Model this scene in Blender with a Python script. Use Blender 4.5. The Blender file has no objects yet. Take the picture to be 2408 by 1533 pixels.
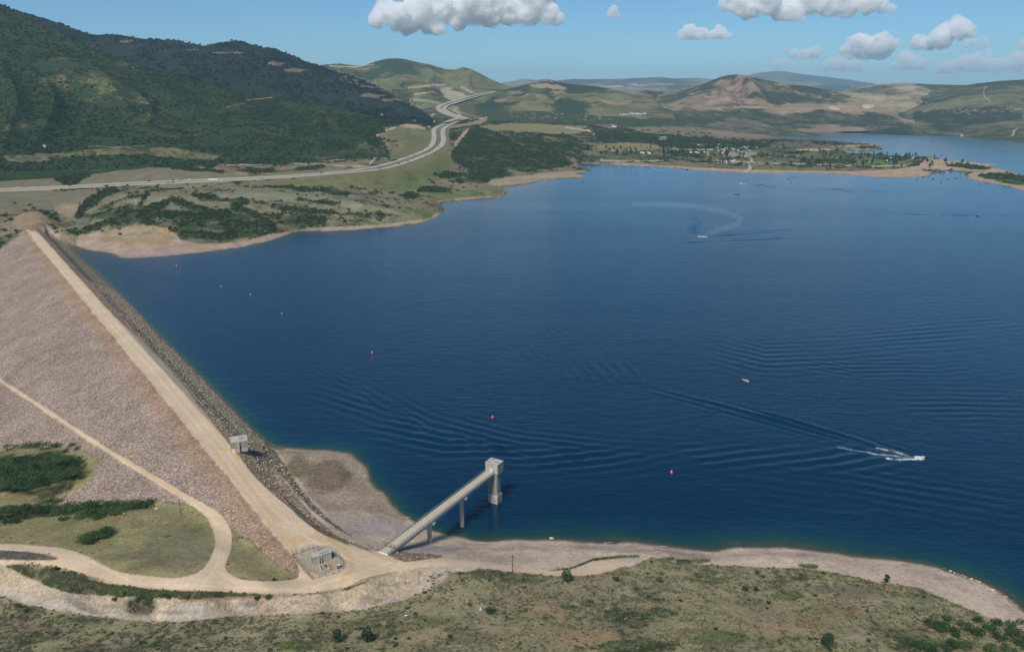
import bpy, math, random, time
import numpy as np
from mathutils import Vector, Matrix
T0 = time.time()
rnd = random.Random(7)
RS = np.random.RandomState(11)
SC = bpy.context.scene
COL = SC.collection
R_ = math.radians

# ---------------------------------------------------------------- camera model
FOC = 1204 / math.tan(R_(33)); CX, CY = 1204.0, 766.5; CH = 200.0
TH = math.atan((CY - 212) / FOC); CT, ST = math.cos(TH), math.sin(TH)

def rdir(u, v):
    a = (u - CX) / FOC; b = (CY - v) / FOC
    return np.array([a, CT + b * ST, -ST + b * CT])
def bp(u, v, z=0.0):
    d = rdir(u, v); t = (z - CH) / d[2]
    return d * t + np.array([0, 0, CH])
def bpd(u, v, dist):
    d = rdir(u, v); d = d / math.hypot(d[0], d[1])
    return d * dist + np.array([0, 0, CH])
def proj(x, y, z):
    zz = z - CH
    dep = np.maximum(y * CT - zz * ST, 1.0); up = y * ST + zz * CT
    return CX + FOC * x / dep, CY - FOC * up / dep

# ---------------------------------------------------------------- numpy noise
def _h(ix, iy, s):
    n = (ix.astype(np.int64) * 374761393 + iy.astype(np.int64) * 668265263 + s * 1274126177) & 0xffffffff
    n = ((n ^ (n >> 13)) * 1274126177) & 0xffffffff
    return ((n ^ (n >> 16)) & 0xffff).astype(np.float32) / 65535.0
def vnoise(x, y, s=0):
    ix = np.floor(x); iy = np.floor(y); fx = (x - ix).astype(np.float32); fy = (y - iy).astype(np.float32)
    fx = fx * fx * fx * (fx * (fx * 6 - 15) + 10); fy = fy * fy * fy * (fy * (fy * 6 - 15) + 10)
    a = _h(ix, iy, s); b = _h(ix + 1, iy, s); c = _h(ix, iy + 1, s); d = _h(ix + 1, iy + 1, s)
    return (a * (1 - fx) + b * fx) * (1 - fy) + (c * (1 - fx) + d * fx) * fy
def fbm(x, y, o=4, s=0, g=0.5):
    r = 0; a = 1.0; t = 0
    for k in range(o):
        r = r + a * (vnoise(x * 2 ** k + 17.3 * k, y * 2 ** k - 9.1 * k, s + k) - 0.5); t += a; a *= g
    return r / t * 2
def sst(a, b, x):
    t = np.clip((x - a) / (b - a), 0, 1); return t * t * (3 - 2 * t)

def inpoly(x, y, P):
    P = np.asarray(P, float); ins = np.zeros(x.shape, bool); n = len(P)
    for i in range(n):
        x1, y1 = P[i]; x2, y2 = P[(i + 1) % n]
        if y1 == y2: continue
        c = ((y1 > y) != (y2 > y)) & (x < (x2 - x1) * (y - y1) / (y2 - y1) + x1)
        ins ^= c
    return ins
def chaikin(P, n=1):
    P = np.asarray(P, float)
    for _ in range(n):
        Q = np.roll(P, -1, 0); P = np.stack([P * .75 + Q * .25, P * .25 + Q * .75], 1).reshape(-1, 2)
    return P
def dline(x, y, P, closed=False):
    P = np.asarray(P, float); d = np.full(x.shape, 1e18); n = len(P)
    for i in range(n if closed else n - 1):
        x1, y1 = P[i]; x2, y2 = P[(i + 1) % n]; dx, dy = x2 - x1, y2 - y1
        L = dx * dx + dy * dy + 1e-9
        t = np.clip(((x - x1) * dx + (y - y1) * dy) / L, 0, 1)
        d = np.minimum(d, (x - x1 - t * dx) ** 2 + (y - y1 - t * dy) ** 2)
    return np.sqrt(d)
def sdf(x, y, P):
    return np.where(inpoly(x, y, P), -1, 1) * dline(x, y, P, True)

# ---------------------------------------------------------------- traced outlines
LAKE = [(162,579),(201,617),(273,683),(355,771),(453,868),(547,963),(585,1004),(620,1035),(638,1048),(682,1053),(764,1055),(815,1062),(843,1076),(856,1098),(871,1133),(903,1170),(934,1199),(975,1227),(1010,1245),(1063,1258),(1129,1270),(1213,1272),(1294,1268),(1423,1276),(1528,1283),(1603,1292),(1678,1300),(1715,1291),(1746,1287),(1824,1285),(1896,1291),(1986,1304),(2106,1321),(2181,1328),(2240,1348),(2301,1366),(2361,1399),(2406,1441),(2560,1560),(3400,1900),
 (4200,1100),(3400,620),(2700,505),(2500,470),(2408,451),(2373,438),(2332,432),(2282,422),(2268,418),(2273,411),(2280,407),(2240,403),(2200,399),(2212,402),(2223,405),(2200,407),(2187,408),(2192,412),(2170,416),(2107,418),(2057,417),(2007,412),(1963,409),(1877,406),(1833,408),(1746,406),(1686,403),(1624,399),(1524,391),(1454,389),(1434,386),(1351,384),(1364,391),(1380,398),(1392,403),(1387,405),(1352,408),(1370,412),(1383,417),(1336,420),(1269,422),(1266,429),(1229,435),(1176,440),(1190,449),(1182,464),(1103,470),(1033,477),(1040,488),(1046,497),(1030,505),(1025,513),(988,529),(908,536),(775,543),(689,544),(679,553),(615,572),(508,591),(401,601),(361,605),(289,607),(270,598),(220,590),(189,584)]
LAKE2 = [(1839,304),(1895,297),(1990,297),(2105,296),(2150,299),(2199,305),(2225,314),(2262,322),(2320,328),(2372,330),(2408,339),(2700,350),(3600,400),(3400,520),(2800,450),(2550,425),(2408,418),(2381,413),(2400,411),(2376,403),(2340,398),(2322,391),(2357,387),(2315,387),(2290,385),(2223,379),(2192,374),(2110,370),(2039,365),(1990,361),(1959,354),(2005,354),(2092,352),(2040,348),(2099,342),(2040,341),(1982,339),(1889,334),(1850,329),(1812,322),(1870,320),(1939,321),(1920,315),(1890,310),(1855,309)]
W1 = [tuple(bp(u, v)[:2]) for u, v in chaikin(LAKE)]
W2 = [tuple(bp(u, v)[:2]) for u, v in chaikin(LAKE2)]

# ---------------------------------------------------------------- dam surface
CZ = 18.0
DA = bp(85, 541, CZ)[:2]; DB = bp(598, 1120, CZ)[:2]
DD = (DB - DA) / np.linalg.norm(DB - DA); DN = np.array([-DD[1], DD[0]])
CWD = -10.5; FS = 2.5; UPW = 30.3
def bulge(sl): return np.interp(sl, BS_[:, 0], BS_[:, 1])
_q = [bp(u, v, CZ)[:2] - DA for u, v in [(552,1057),(598,1120),(640,1160),(670,1183),(700,1212),(720,1230),(764,1259)]]
BS_ = np.array([(0, 0)] + [(q @ DD, max(0.0, q @ DN)) for q in _q])
print('bulge', BS_.round(1).tolist())
def hdam(x, y):
    off = (x - DA[0]) * DN[0] + (y - DA[1]) * DN[1]; sl = (x - DA[0]) * DD[0] + (y - DA[1]) * DD[1]
    off = np.where(off > 0, np.maximum(off - bulge(sl), 0), off)
    return np.where(off < CWD, CZ + (off - CWD) / FS, np.where(off < 0, CZ + 0.0 * off, CZ - CZ * off / UPW))
def ray_dam(u, v):
    d = rdir(u, v); t = np.linspace(150, 2500, 6000)
    x, y, z = d[0] * t, d[1] * t, CH + d[2] * t
    k = np.argmax(z < hdam(x, y)); return x[k], y[k], z[k]
DAMP = [(85,541),(61,541),(30,562),(0,588),(-60,640),(-420,900),(-420,1400),(-200,1150),(0,1062),(60,1054),(135,1051),(189,1057),(233,1079),(234,1094),(220,1107),(214,1129),(189,1148),(160,1163),(150,1178),(180,1190),(233,1179),(352,1176),(434,1186),(503,1225),(540,1237),(575,1262),(620,1300),(650,1328),(702,1352),(712,1330),(730,1290),(720,1230),(690,1200),(660,1165),(635,1130),(625,1085),(620,1035),(585,1004),(547,963),(453,868),(355,771),(273,683),(201,617),(162,579),(120,553)]
DP3 = [ray_dam(u, v) for u, v in DAMP]
DPW = [(p[0], p[1]) for p in DP3]

# ---------------------------------------------------------------- ground control heights
GC = [
 (230,450,38),(320,452,38),(290,475,36),(450,470,36),(600,470,34),(760,475,28),(850,480,24),(970,500,7),(380,530,20),(240,520,22),(600,520,17),(480,560,8),(330,560,11),(800,520,8),(900,515,6),(250,560,7),(200,560,6),
 (155,480,22),(155,505,19),(150,530,16),(165,555,9),(80,495,34),(40,500,30),(100,515,28),(70,530,24),(10,540,14),(0,520,18),(115,548,15),(-60,560,5),(-300,600,-5),(-60,480,28),(-300,480,26),
 (0,446,32),(-300,460,32),(300,436,34),(600,420,38),(880,402,43),(1000,368,52),(1035,345,56),(1043,320,62),(1040,300,70),(1085,281,84),(1065,274,90),(1040,260,104),(1053,248,118),(1098,234,140),(1128,226,155),(1165,217,180),
 (0,462,26),(400,448,34),(900,425,26),(960,440,16),(1000,430,16),(930,460,14),(1030,400,28),
 (0,405,45),(-300,405,45),(150,415,40),(400,398,52),(700,395,54),(860,385,52),(930,372,58),(980,345,57),(960,320,69),(1000,310,68),(950,295,84),(1000,280,88),(900,312,86),
 (1110,297,86),(1150,305,78),(1190,325,58),(1240,345,40),(1280,360,28),(1340,380,10),(1070,345,50),(1065,375,34),(1110,340,54),(1150,375,32),(1090,400,20),(1150,395,18),(1200,390,20),(1050,440,8),(1100,440,10),(1250,395,12),(1330,395,8),(1300,412,6),(1180,425,6),(1230,425,5),
 (1130,285,84),(1200,295,64),(1300,300,56),(1400,290,64),(1350,325,34),(1400,345,22),(1250,275,84),(1400,268,84),(1500,325,30),(1600,330,26),(1500,300,50),(1700,290,48),(1560,280,66),(1700,330,22),(1800,335,14),
 (1400,370,10),(1500,370,9),(1600,370,10),(1700,370,8),(1800,372,7),(1900,380,5),(2000,392,4),(2100,385,5),(2200,390,4),(1450,350,18),(1600,350,16),(1750,350,12),(2000,370,5),(2150,378,5),
 (1950,342,13),(1880,338,15),(2040,346,6),(1900,350,10),(1800,320,10),(1850,305,7),(1780,300,20),(1900,317,4),(1900,310,5),
 (2000,285,24),(2100,285,28),(2300,290,36),(2408,305,26),(2200,285,36),(1900,280,40),(1800,285,36),(1700,270,72),(1900,262,84),(2250,320,8),(2380,325,8),(2330,300,25),(2700,320,20),(2290,412,4),(2400,425,5),(2700,470,4),
 # near
 (900,1302,17.3),(960,1325,17),(1030,1320,16.5),(830,1370,18),(760,1385,18),(700,1392,18),(600,1380,17.5),(500,1372,17.5),(740,1310,17.9),(800,1290,18),(720,1270,18),(840,1320,17.9),(700,1240,18),(790,1272,18),(865,1300,17.7),(680,1360,18),
 (400,1365,17),(300,1350,16),(200,1310,14),(60,1288,12),(0,1320,12),(100,1330,13),(-200,1320,9),
 (530,1300,15.5),(545,1250,13.5),(600,1340,17),(570,1290,15.5),(620,1310,17),
 (250,1280,11),(400,1300,14),(480,1330,16.5),(100,1250,7),(250,1230,8),(400,1230,11.5),(450,1220,12.5),(350,1205,9),(200,1205,3),(60,1215,2),(-150,1240,2),
 (100,1100,-6),(160,1090,-3),(60,1140,-6),(190,1120,-2),(0,1170,-5),(-150,1150,-14),(100,1180,-2),
 (1180,1334,13),(1273,1348,12),(1440,1322,9.5),(1480,1330,9.5),(1060,1300,12.5),(1000,1303,13.5),
 (700,1100,8),(760,1080,5),(800,1120,6),(700,1150,11),(780,1180,9),(860,1180,5),(880,1230,8),(820,1240,11.5),(920,1225,4.5),(800,1090,3.5),(930,1262,7.5),(900,1280,11),
 (1000,1278,5.5),(1100,1290,5.5),(1200,1300,6.5),(1400,1300,5.5),(1700,1310,4.8),(2000,1330,4.2),(2250,1385,4.2),(2400,1475,5),
 (1590,1327,8),(1726,1332,7.5),(1830,1333,7.5),(1956,1346,7),(2061,1370,7),(2226,1412,7.5),(2331,1456,8),
 (1100,1533,27),(1500,1533,25),(1900,1533,21),(2300,1533,14),(1200,1430,20),(1110,1360,15),(1600,1420,17),(2000,1430,13),(2200,1480,12.5),(1700,1640,31),(2300,1700,22),(1100,1660,34),(2600,1700,15),(1400,1380,14),(1700,1370,11),(1900,1380,10),
 (0,1385,4),(-200,1380,2),(100,1412,5),(250,1440,6.5),(370,1457,7.5),(560,1440,9),(800,1432,11),(930,1405,12.5),(985,1382,14),(1020,1350,16),
 (40,1343,11.5),(150,1392,13.5),(300,1402,15),(480,1406,16.5),(700,1404,17),(874,1360,17.5),(984,1338,16.5),(60,1375,5.5),
 (0,1420,6),(200,1475,11),(400,1500,14),(700,1480,17),(900,1460,18.5),(1010,1410,17),(400,1640,25),(0,1640,20),(800,1640,30),(0,1500,12)]
def az_lr(x, y): return np.arctan2(x, y), np.log(np.maximum(np.hypot(x, y), 1.0))
_c = []
for u, v, z in GC:
    p = bp(u, v, z); a, l = az_lr(p[0], p[1]); _c.append((a, l, z))
for i in list(range(0, 7)) + list(range(7, len(DP3) - 4)):
    p = DP3[i]; a, l = az_lr(p[0], p[1]); _c.append((a, l, p[2] + 0.3))
for a in (-50, -30, -10, 10, 30, 50):
    for r in (9000, 14000, 24000, 40000): _c.append((R_(a), math.log(r), 60.0))
    _c.append((R_(a), math.log(130), 40.0))
for a in (-62, -54, -46, -38, -30, -24, -18, -13):
    for r in (2300, 3200, 4200): _c.append((R_(a), math.log(r), 20.0))
for a in (-19, -16, -13.5):
    _c.append((R_(a), math.log(1850), 42)); _c.append((R_(a), math.log(2050), 30))
_c.append((R_(50), math.log(600), -10)); _c.append((R_(50), math.log(2000), -10)); _c.append((R_(-50), math.log(500), -10)); _c.append((R_(-50), math.log(1200), 0)); _c.append((R_(-50), math.log(3000), 120))
_c = np.array(_c); NC = len(_c)
def _k(da, dl): return np.sqrt(da * da + dl * dl + 0.00012)
_A = _k(_c[:, 0][:, None] - _c[:, 0], _c[:, 1][:, None] - _c[:, 1]) - 1.2
_w = np.linalg.solve(_A + np.eye(NC) * -2e-3, _c[:, 2] - 30.0)
def rbf(x, y):
    a, l = az_lr(x, y); o = np.zeros(a.shape); a = a.ravel(); l = l.ravel(); r = np.zeros(a.size)
    for i in range(0, a.size, 20000):
        s = slice(i, i + 20000)
        r[s] = (_k(a[s][:, None] - _c[:, 0], l[s][:, None] - _c[:, 1]) - 1.2) @ _w + 30.0
    return r.reshape(o.shape)

# ---------------------------------------------------------------- polar grid
vs = list(np.arange(1680, 470, -1.75)) + list(np.arange(470, 225, -1.0))
rr = [CH / math.tan(TH - math.atan((CY - v) / FOC)) for v in vs]
rr = np.array(list(np.arange(120, rr[0] - 1, 1.4)) + rr)
az = np.radians(np.linspace(-60, 46, 1480))
NR, NA = len(rr), len(az)
AZ, RR = np.meshgrid(az, rr); GX = RR * np.sin(AZ); GY = RR * np.cos(AZ)
# coarse grid for the expensive control surface
def coarse(f, st=3):
    rs = np.interp(np.arange(0, NR - 1 + st, st).clip(0, NR - 1), np.arange(NR), rr); as_ = np.interp(np.arange(0, NA - 1 + st, st).clip(0, NA - 1), np.arange(NA), az)
    A2, R2 = np.meshgrid(as_, rs); Z = f(R2 * np.sin(A2), R2 * np.cos(A2))
    ri = np.interp(rr, rs, np.arange(len(rs))); ai = np.interp(az, as_, np.arange(len(as_)))
    r0 = np.minimum(ri.astype(int), len(rs) - 2); a0 = np.minimum(ai.astype(int), len(as_) - 2)
    fr = (ri - r0)[:, None]; fa = (ai - a0)[None, :]
    return (Z[r0][:, a0] * (1 - fr) + Z[r0 + 1][:, a0] * fr) * (1 - fa) + (Z[r0][:, a0 + 1] * (1 - fr) + Z[r0 + 1][:, a0 + 1] * fr) * fa
HB = coarse(rbf)
def sdn(P):
    s = coarse(lambda x, y: sdf(x, y, P), 3); return s
near_w = None
SD = np.minimum(sdf(GX, GY, W1), sdf(GX, GY, W2))
print('sdf', time.time() - T0)
wob = fbm(GX / 14, GY / 14, 3, 5) * (1.2 + RR * 0.002) + fbm(GX / 60, GY / 60, 2, 8) * RR * 0.003
DSD = sdf(GX, GY, DPW)
SDw = SD + wob * sst(0, 20, DSD)
Wd = 10 + RR * 0.025
beach = np.maximum(SDw, 0) * 0.16
w = sst(0, 1, SDw / Wd)
n_big = fbm(GX / 45, GY / 45, 4, 21) * (0.9 + RR * 0.0014) + fbm(GX / 260, GY / 260, 3, 31) * RR * 0.0022
n_big = n_big + fbm(GX / 5, GY / 5, 2, 41) * 0.22
amp = sst(0, 30, DSD) * (0.35 + 0.65 * sst(300, 700, RR))
HL = np.maximum(HB + n_big * amp, 0.6)
H = np.where(SDw > 0, (1 - w) * np.minimum(beach, HL) + w * HL, -np.minimum(-SDw * 0.14, 14.0))
_left = (GX < -150) & (RR < 700) & (SDw > 60)
H = np.where(_left & (HB < 4), HB + 0.3 * n_big, H)
dm = hdam(GX, GY)
dn = fbm(GX / 9, GY / 9, 3, 55) * 0.25
H = np.where(DSD < 0, dm + dn * np.where(dm < CZ - 0.2, 1, 0.2), H)
blend = sst(14, 0, DSD) * (DSD >= 0) * (SD > 1)
H = H * (1 - blend) + blend * np.maximum(dm, H * 0.5 + dm * 0.5 - 0.5)
UP = [(-1000,487),(-600,470),(-260,457),(-120,451),(0,445.5),(150,439),(300,431),(482,423),(668,414.5),(803,404),(886,393),(952,373),(996,356.5),(1016,341),(1021,322),(1020,307),(1030,298.5),(1049,291)]
LO = [(-1000,495),(-600,477),(-260,463),(-120,456),(0,450.5),(150,444),(300,436),(482,428),(668,418.5),(803,408),(903,397.5),(962,381),(1009,362.5),(1036,345.5),(1043,330),(1041,314),(1044,303),(1058,294),(1078,285)]
def gsamp(A_, x, y):
    i = np.interp(np.hypot(x, y), rr, np.arange(NR)); j = np.interp(np.arctan2(x, y), az, np.arange(NA)); i0 = np.minimum(i.astype(int), NR - 2); j0 = np.minimum(j.astype(int), NA - 2); fi = i - i0; fj = j - j0
    return (A_[i0, j0] * (1 - fj) + A_[i0, j0 + 1] * fj) * (1 - fi) + (A_[i0 + 1, j0] * (1 - fj) + A_[i0 + 1, j0 + 1] * fj) * fi
def gray(u, v, A_):
    d = rdir(u, v); t = np.geomspace(200, 12000, 4000); x, y, z = d[0] * t, d[1] * t, CH + d[2] * t
    m = z < gsamp(A_, x, y)
    if not m.any(): return tuple(bpd(u, v, 5300))
    k = np.argmax(m); return x[k], y[k], z[k]
NB = [(1049,291),(1066,284),(1078,280),(1066,276),(1046,269),(1033,261),(1032,254),(1043,247.5),(1068,239.5),(1093,232),(1123,224.5),(1163,217)]
NC2 = [(1078,285),(1096,281),(1084,277),(1066,272),(1050,264),(1044,257),(1053,249.5),(1073,243),(1098,235),(1128,227),(1163,218.6)]
HWD = np.full(GX.shape, 1e6)
for L_ in (UP, LO, NB, NC2):
    Q = np.array([gray(u, v, HB) for u, v in L_])
    n_ = 12; tt_ = np.linspace(0, len(Q) - 1, (len(Q) - 1) * n_ + 1); Qf = np.stack([np.interp(tt_, np.arange(len(Q)), Q[:, q]) for q in range(3)], 1)
    Qf[:, 2] = np.convolve(np.pad(Qf[:, 2], 15, mode='edge'), np.ones(31) / 31, 'valid')
    bx0 = (GX > Qf[:, 0].min() - 80) & (GX < Qf[:, 0].max() + 80) & (GY > Qf[:, 1].min() - 80) & (GY < Qf[:, 1].max() + 80)
    k = np.nonzero(bx0); x, y = GX[k], GY[k]; best = np.full(x.shape, 1e9); bz = np.zeros(x.shape)
    for i in range(len(Qf) - 1):
        x1, y1, z1 = Qf[i]; x2, y2, z2 = Qf[i + 1]; dx, dy = x2 - x1, y2 - y1; t = np.clip(((x - x1) * dx + (y - y1) * dy) / (dx * dx + dy * dy + 1e-9), 0, 1)
        d = np.hypot(x - x1 - t * dx, y - y1 - t * dy); q = d < best; best[q] = d[q]; bz[q] = (z1 + t * (z2 - z1))[q]
    HWD[k] = np.minimum(HWD[k], best); wgt = sst(75, 16, best); H[k] = H[k] * (1 - wgt) + bz * wgt
# rough relief in the rock cut
CUT = [tuple(bp(u, v, 17)[:2]) for u, v in [(-100,1350),(40,1350),(80,1372),(150,1398),(300,1406),(480,1410),(700,1408),(870,1371),(984,1346)]] + [tuple(bp(u, v, 11)[:2]) for u, v in [(1015,1350),(985,1385),(930,1405),(800,1428),(560,1432),(370,1440),(250,1430),(100,1405),(-100,1385)]]
cm = sst(3, -5, sdf(GX, GY, CUT)) if True else 0
rg = 1 - 2 * np.abs(vnoise(GX / 5, GY / 9, 301) - .5); rg2 = 1 - 2 * np.abs(vnoise(GX / 1.9, GY / 3.5, 302) - .5)
H += cm * (2.4 * (rg - .55) + 1.0 * (rg2 - .5) + 1.2 * fbm(GX / 14, GY / 6, 3, 303))
print('height', time.time() - T0)

# ---------------------------------------------------------------- painting
class Ter:
    def __init__(s, X, Y, Z, col, js=None):
        s.X, s.Y, s.Z = X, Y, Z; s.u, s.v = proj(X, Y, Z)
        s.c = np.ones(X.shape + (3,), np.float32) * np.array(col, np.float32)
        s.rock = np.zeros(X.shape, np.float32); s.brush = np.zeros(X.shape, np.float32); s.cls = np.zeros(X.shape, np.int8)
        s.j1 = fbm(X / 3.5, Y / 3.5, 2, 61); s.j2 = fbm(X / 18, Y / 18, 3, 62)
        if js: s.j1 = fbm(X / (js * .03), Y / (js * .03), 2, 61); s.j2 = 1.5 * fbm(X / (js * .11), Y / (js * .11), 4, 62)
    def _box(s, P, m):
        P = np.asarray(P, float)
        return np.nonzero((s.u > P[:, 0].min() - m) & (s.u < P[:, 0].max() + m) & (s.v > P[:, 1].min() - m) & (s.v < P[:, 1].max() + m))
    def _apply(s, k, m, col, rock, brush, cls, a):
        m = m * a
        if col is not None: s.c[k] = s.c[k] * (1 - m[:, None]) + np.array(col, np.float32) * m[:, None]
        if rock is not None: s.rock[k] = s.rock[k] * (1 - m) + rock * m
        if brush is not None: s.brush[k] = s.brush[k] * (1 - m) + brush * m
        if cls is not None: q = s.cls[k]; q[m > 0.5] = cls; s.cls[k] = q
    def poly(s, P, col=None, soft=2.0, jit=3.0, rock=None, brush=None, cls=None, a=1.0, mask=None, sm=1):
        k = s._box(P, 25)
        if len(k[0]) == 0: return
        if sm: P = chaikin(P, sm)
        d = sdf(s.u[k], s.v[k], P) + jit * s.j2[k] + jit * 0.5 * s.j1[k]
        m = sst(soft, -soft, d)
        if mask is not None: m = m * mask[k]
        s._apply(k, m, col, rock, brush, cls, a)
    def line(s, P, wd, col=None, soft=1.0, jit=0.5, rock=None, brush=None, cls=None, a=1.0):
        k = s._box(P, 25)
        if len(k[0]) == 0: return
        d = dline(s.u[k], s.v[k], P) + jit * s.j2[k]
        s._apply(k, sst(wd / 2 + soft, wd / 2 - soft * 0.5, d), col, rock, brush, cls, a)
    def blob(s, u, v, ru, rv, col=None, **kw):
        P = [(u + ru * math.cos(t), v + rv * math.sin(t)) for t in np.linspace(0, 2 * math.pi, 13)[:-1]]
        s.poly(P, col, **kw)

SAND = (.50, .395, .305); SANDP = (.36, .275, .24); ROAD = (.54, .42, .29); ROADO = (.50, .33, .17); RIP = (.42, .325, .262)
OLIVE = (.25, .225, .115); SCRUB = (.285, .25, .14); DGREEN = (.028, .05, .022); GRASSG = (.11, .15, .05); BRN = (.20, .16, .105); RED = (.36, .20, .12); GREY = (.30, .27, .23)
G = Ter(GX, GY, H, BRN)
_f = sst(900, 2000, RR); G.j2 = G.j2 * (1 - _f) + _f * fbm(AZ * 55, np.log(RR) * 55, 4, 63)
far = sst(1500, 3500, RR)[..., None]
G.c = G.c * (1 - far) + far * np.array((.14, .125, .075), np.float32)
G.c *= (1 + 0.25 * fbm(GX / 120, GY / 120, 3, 71))[..., None].astype(np.float32)
G.brush += (0.30 + 0.25 * sst(1500, 3000, RR)).astype(np.float32)
# near shores and meadow
G.poly([(600,1020),(1000,1200),(1600,1250),(2500,1300),(2700,1700),(2420,1500),(2300,1445),(2061,1370),(1950,1345),(1726,1332),(1590,1325),(1288,1345),(1100,1345),(900,1345),(860,1310),(640,1140)], SAND, 2, 3, rock=.14, brush=0)
G.poly([(640,1052),(760,1050),(850,1070),(880,1140),(960,1215),(940,1235),(880,1205),(800,1200),(760,1200),(690,1110)], (.46,.36,.26), 4, 6, rock=.6, brush=0)
G.blob(770,1120,55,40,(.25,.19,.13),soft=12,jit=10); G.blob(700,1100,30,30,(.24,.20,.12),soft=10,jit=8)
G.blob(880,1240,70,22,(.40,.325,.30),soft=8,jit=6,rock=.1); G.blob(1000,1290,90,12,(.37,.31,.29),soft=5,jit=4,rock=.15)
for q in range(60):
    u = rnd.uniform(1050, 2300); v = 1285 + (u - 1300) * 0.02 + max(0, u - 2000) * .2 + rnd.uniform(-8, 22)
    G.blob(u, v, rnd.uniform(15, 60), rnd.uniform(1.5, 4), rnd.choice([(.33,.25,.21),(.42,.35,.29),(.40,.27,.18),(.30,.25,.22)]), soft=2, jit=4, a=.5)
SCR = [(1003,1392),(1048,1366),(1114,1334),(1183,1342),(1249,1350),(1348,1366),(1408,1364),(1468,1344),(1495,1326),(1530,1312),(1558,1312),(1585,1324),(1726,1331),(1830,1332),(1956,1345),(2001,1351),(2061,1367),(2151,1378),(2226,1408),(2331,1453),(2408,1486),(2700,1700),(2700,2400),(-400,2400),(-400,1380),(0,1396),(53,1420),(120,1430),(173,1441),(267,1455),(373,1465),(453,1455),(560,1447),(700,1445),(800,1440),(900,1425),(960,1408)]
G.poly(SCR, SCRUB, 2.5, 3, rock=.25, brush=.34)
for q in range(130):
    u = rnd.uniform(0, 2400); v = rnd.uniform(1370, 1540)
    c = rnd.choice([(.30,.20,.13),(.25,.19,.13),(.12,.13,.06),(.17,.19,.07),(.32,.21,.12),(.14,.13,.09)])
    G.blob(u, v, rnd.uniform(20, 80), rnd.uniform(4, 14), c, soft=6, jit=12, a=.5, mask=(G.brush > .3).astype(np.float32))
for u, v, a_, b_, c in [(1290,1435,60,12,(.36,.22,.13)),(1350,1500,80,16,(.36,.22,.12)),(1000,1490,60,16,(.36,.24,.15)),(1180,1480,40,8,(.30,.20,.15)),(1850,1480,90,22,(.31,.19,.12)),(1800,1440,70,20,(.28,.2,.14)),(1010,1430,60,10,(.26,.24,.16)),(1640,1395,50,10,(.27,.2,.15)),(2000,1500,70,16,(.25,.2,.14)),(800,1490,60,14,(.27,.17,.12)),(1130,1455,60,12,(.25,.24,.15))]:
    G.blob(u, v, a_, b_, tuple(.5 * q + .5 * w_ for q, w_ in zip(c, SCRUB)), soft=12, jit=22, a=.8, brush=.2)
for u, v, a_, b_ in [(1490,1350,40,6),(1680,1368,40,8),(1650,1355,30,6),(1480,1450,60,16),(1560,1440,40,10),(1760,1420,40,8),(1850,1400,40,10),(1320,1345,30,5),(1220,1365,60,8),(1150,1350,50,6),(1330,1350,50,6),(1900,1330,20,3),(1700,1500,70,18),(1500,1520,90,12),(1340,1428,20,5),(2200,1520,50,14),(700,1515,60,14),(1630,1318,40,5),(1555,1314,30,4)]:
    G.blob(u, v, a_, b_, (.13,.17,.06), soft=4, jit=9, a=.85, brush=.5)
G.line([(1288,1345),(1340,1338),(1393,1316),(1453,1309),(1500,1308)], 6, (.15,.18,.07), 2, 2, brush=.5)
# rock cut, ramp, lower track
G.poly([(0,1327),(10,1326),(137,1345),(251,1368),(391,1382),(562,1390),(700,1398),(764,1394),(827,1376),(859,1360),(953,1340),(1016,1329),(1030,1335),(972,1403),(940,1415),(800,1440),(560,1447),(373,1465),(173,1441),(53,1420),(0,1396),(-300,1380),(-300,1320)], (.46,.375,.27), 2, 2, rock=.4, brush=0)
for q in range(60):
    u = rnd.uniform(20, 980); v = 1395 + 30 * math.sin(u / 500) + rnd.uniform(-25, 30)
    G.blob(u, v, rnd.uniform(6, 40), rnd.uniform(2, 7), rnd.choice([(.42,.38,.33),(.24,.2,.16),(.34,.25,.19),(.45,.42,.38),(.22,.2,.14)]), soft=3, jit=10, a=.6, mask=((G.rock > .3) & (G.v > 1340)).astype(np.float32))
G.poly([(-300,1360),(0,1372),(70,1398),(150,1422),(250,1441),(373,1448),(470,1440),(520,1437),(560,1447),(373,1465),(173,1441),(53,1420),(0,1396),(-300,1390)], (.42,.36,.29), 1.5, 2, rock=.1, brush=0)
G.poly([(1030,1328),(1070,1330),(1050,1362),(1003,1390),(965,1405),(972,1395),(1010,1358)], (.40,.33,.265), 2, 2, rock=.1)
G.poly([(6,1326),(110,1332),(173,1349),(251,1372),(391,1386),(480,1390),(562,1392),(670,1400),(764,1396),(827,1378),(859,1362),(953,1342),(990,1336),(900,1352),(870,1368),(800,1392),(708,1404),(642,1402),(480,1408),(430,1412),(387,1402),(300,1404),(227,1400),(147,1394),(80,1366),(40,1346)], (.15,.135,.075), 2, 4, rock=.2, brush=.5)
G.blob(330,1425,35,22,(.17,.155,.10),soft=8,jit=8,brush=.4)
G.line([(130,1350),(200,1372),(260,1385),(320,1392)], 10, (.30,.19,.10), 3, 4, a=.6)
G.line([(430,1412),(560,1406),(650,1402)], 5, (.33,.21,.14), 2, 3, a=.7, brush=.1)
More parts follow.
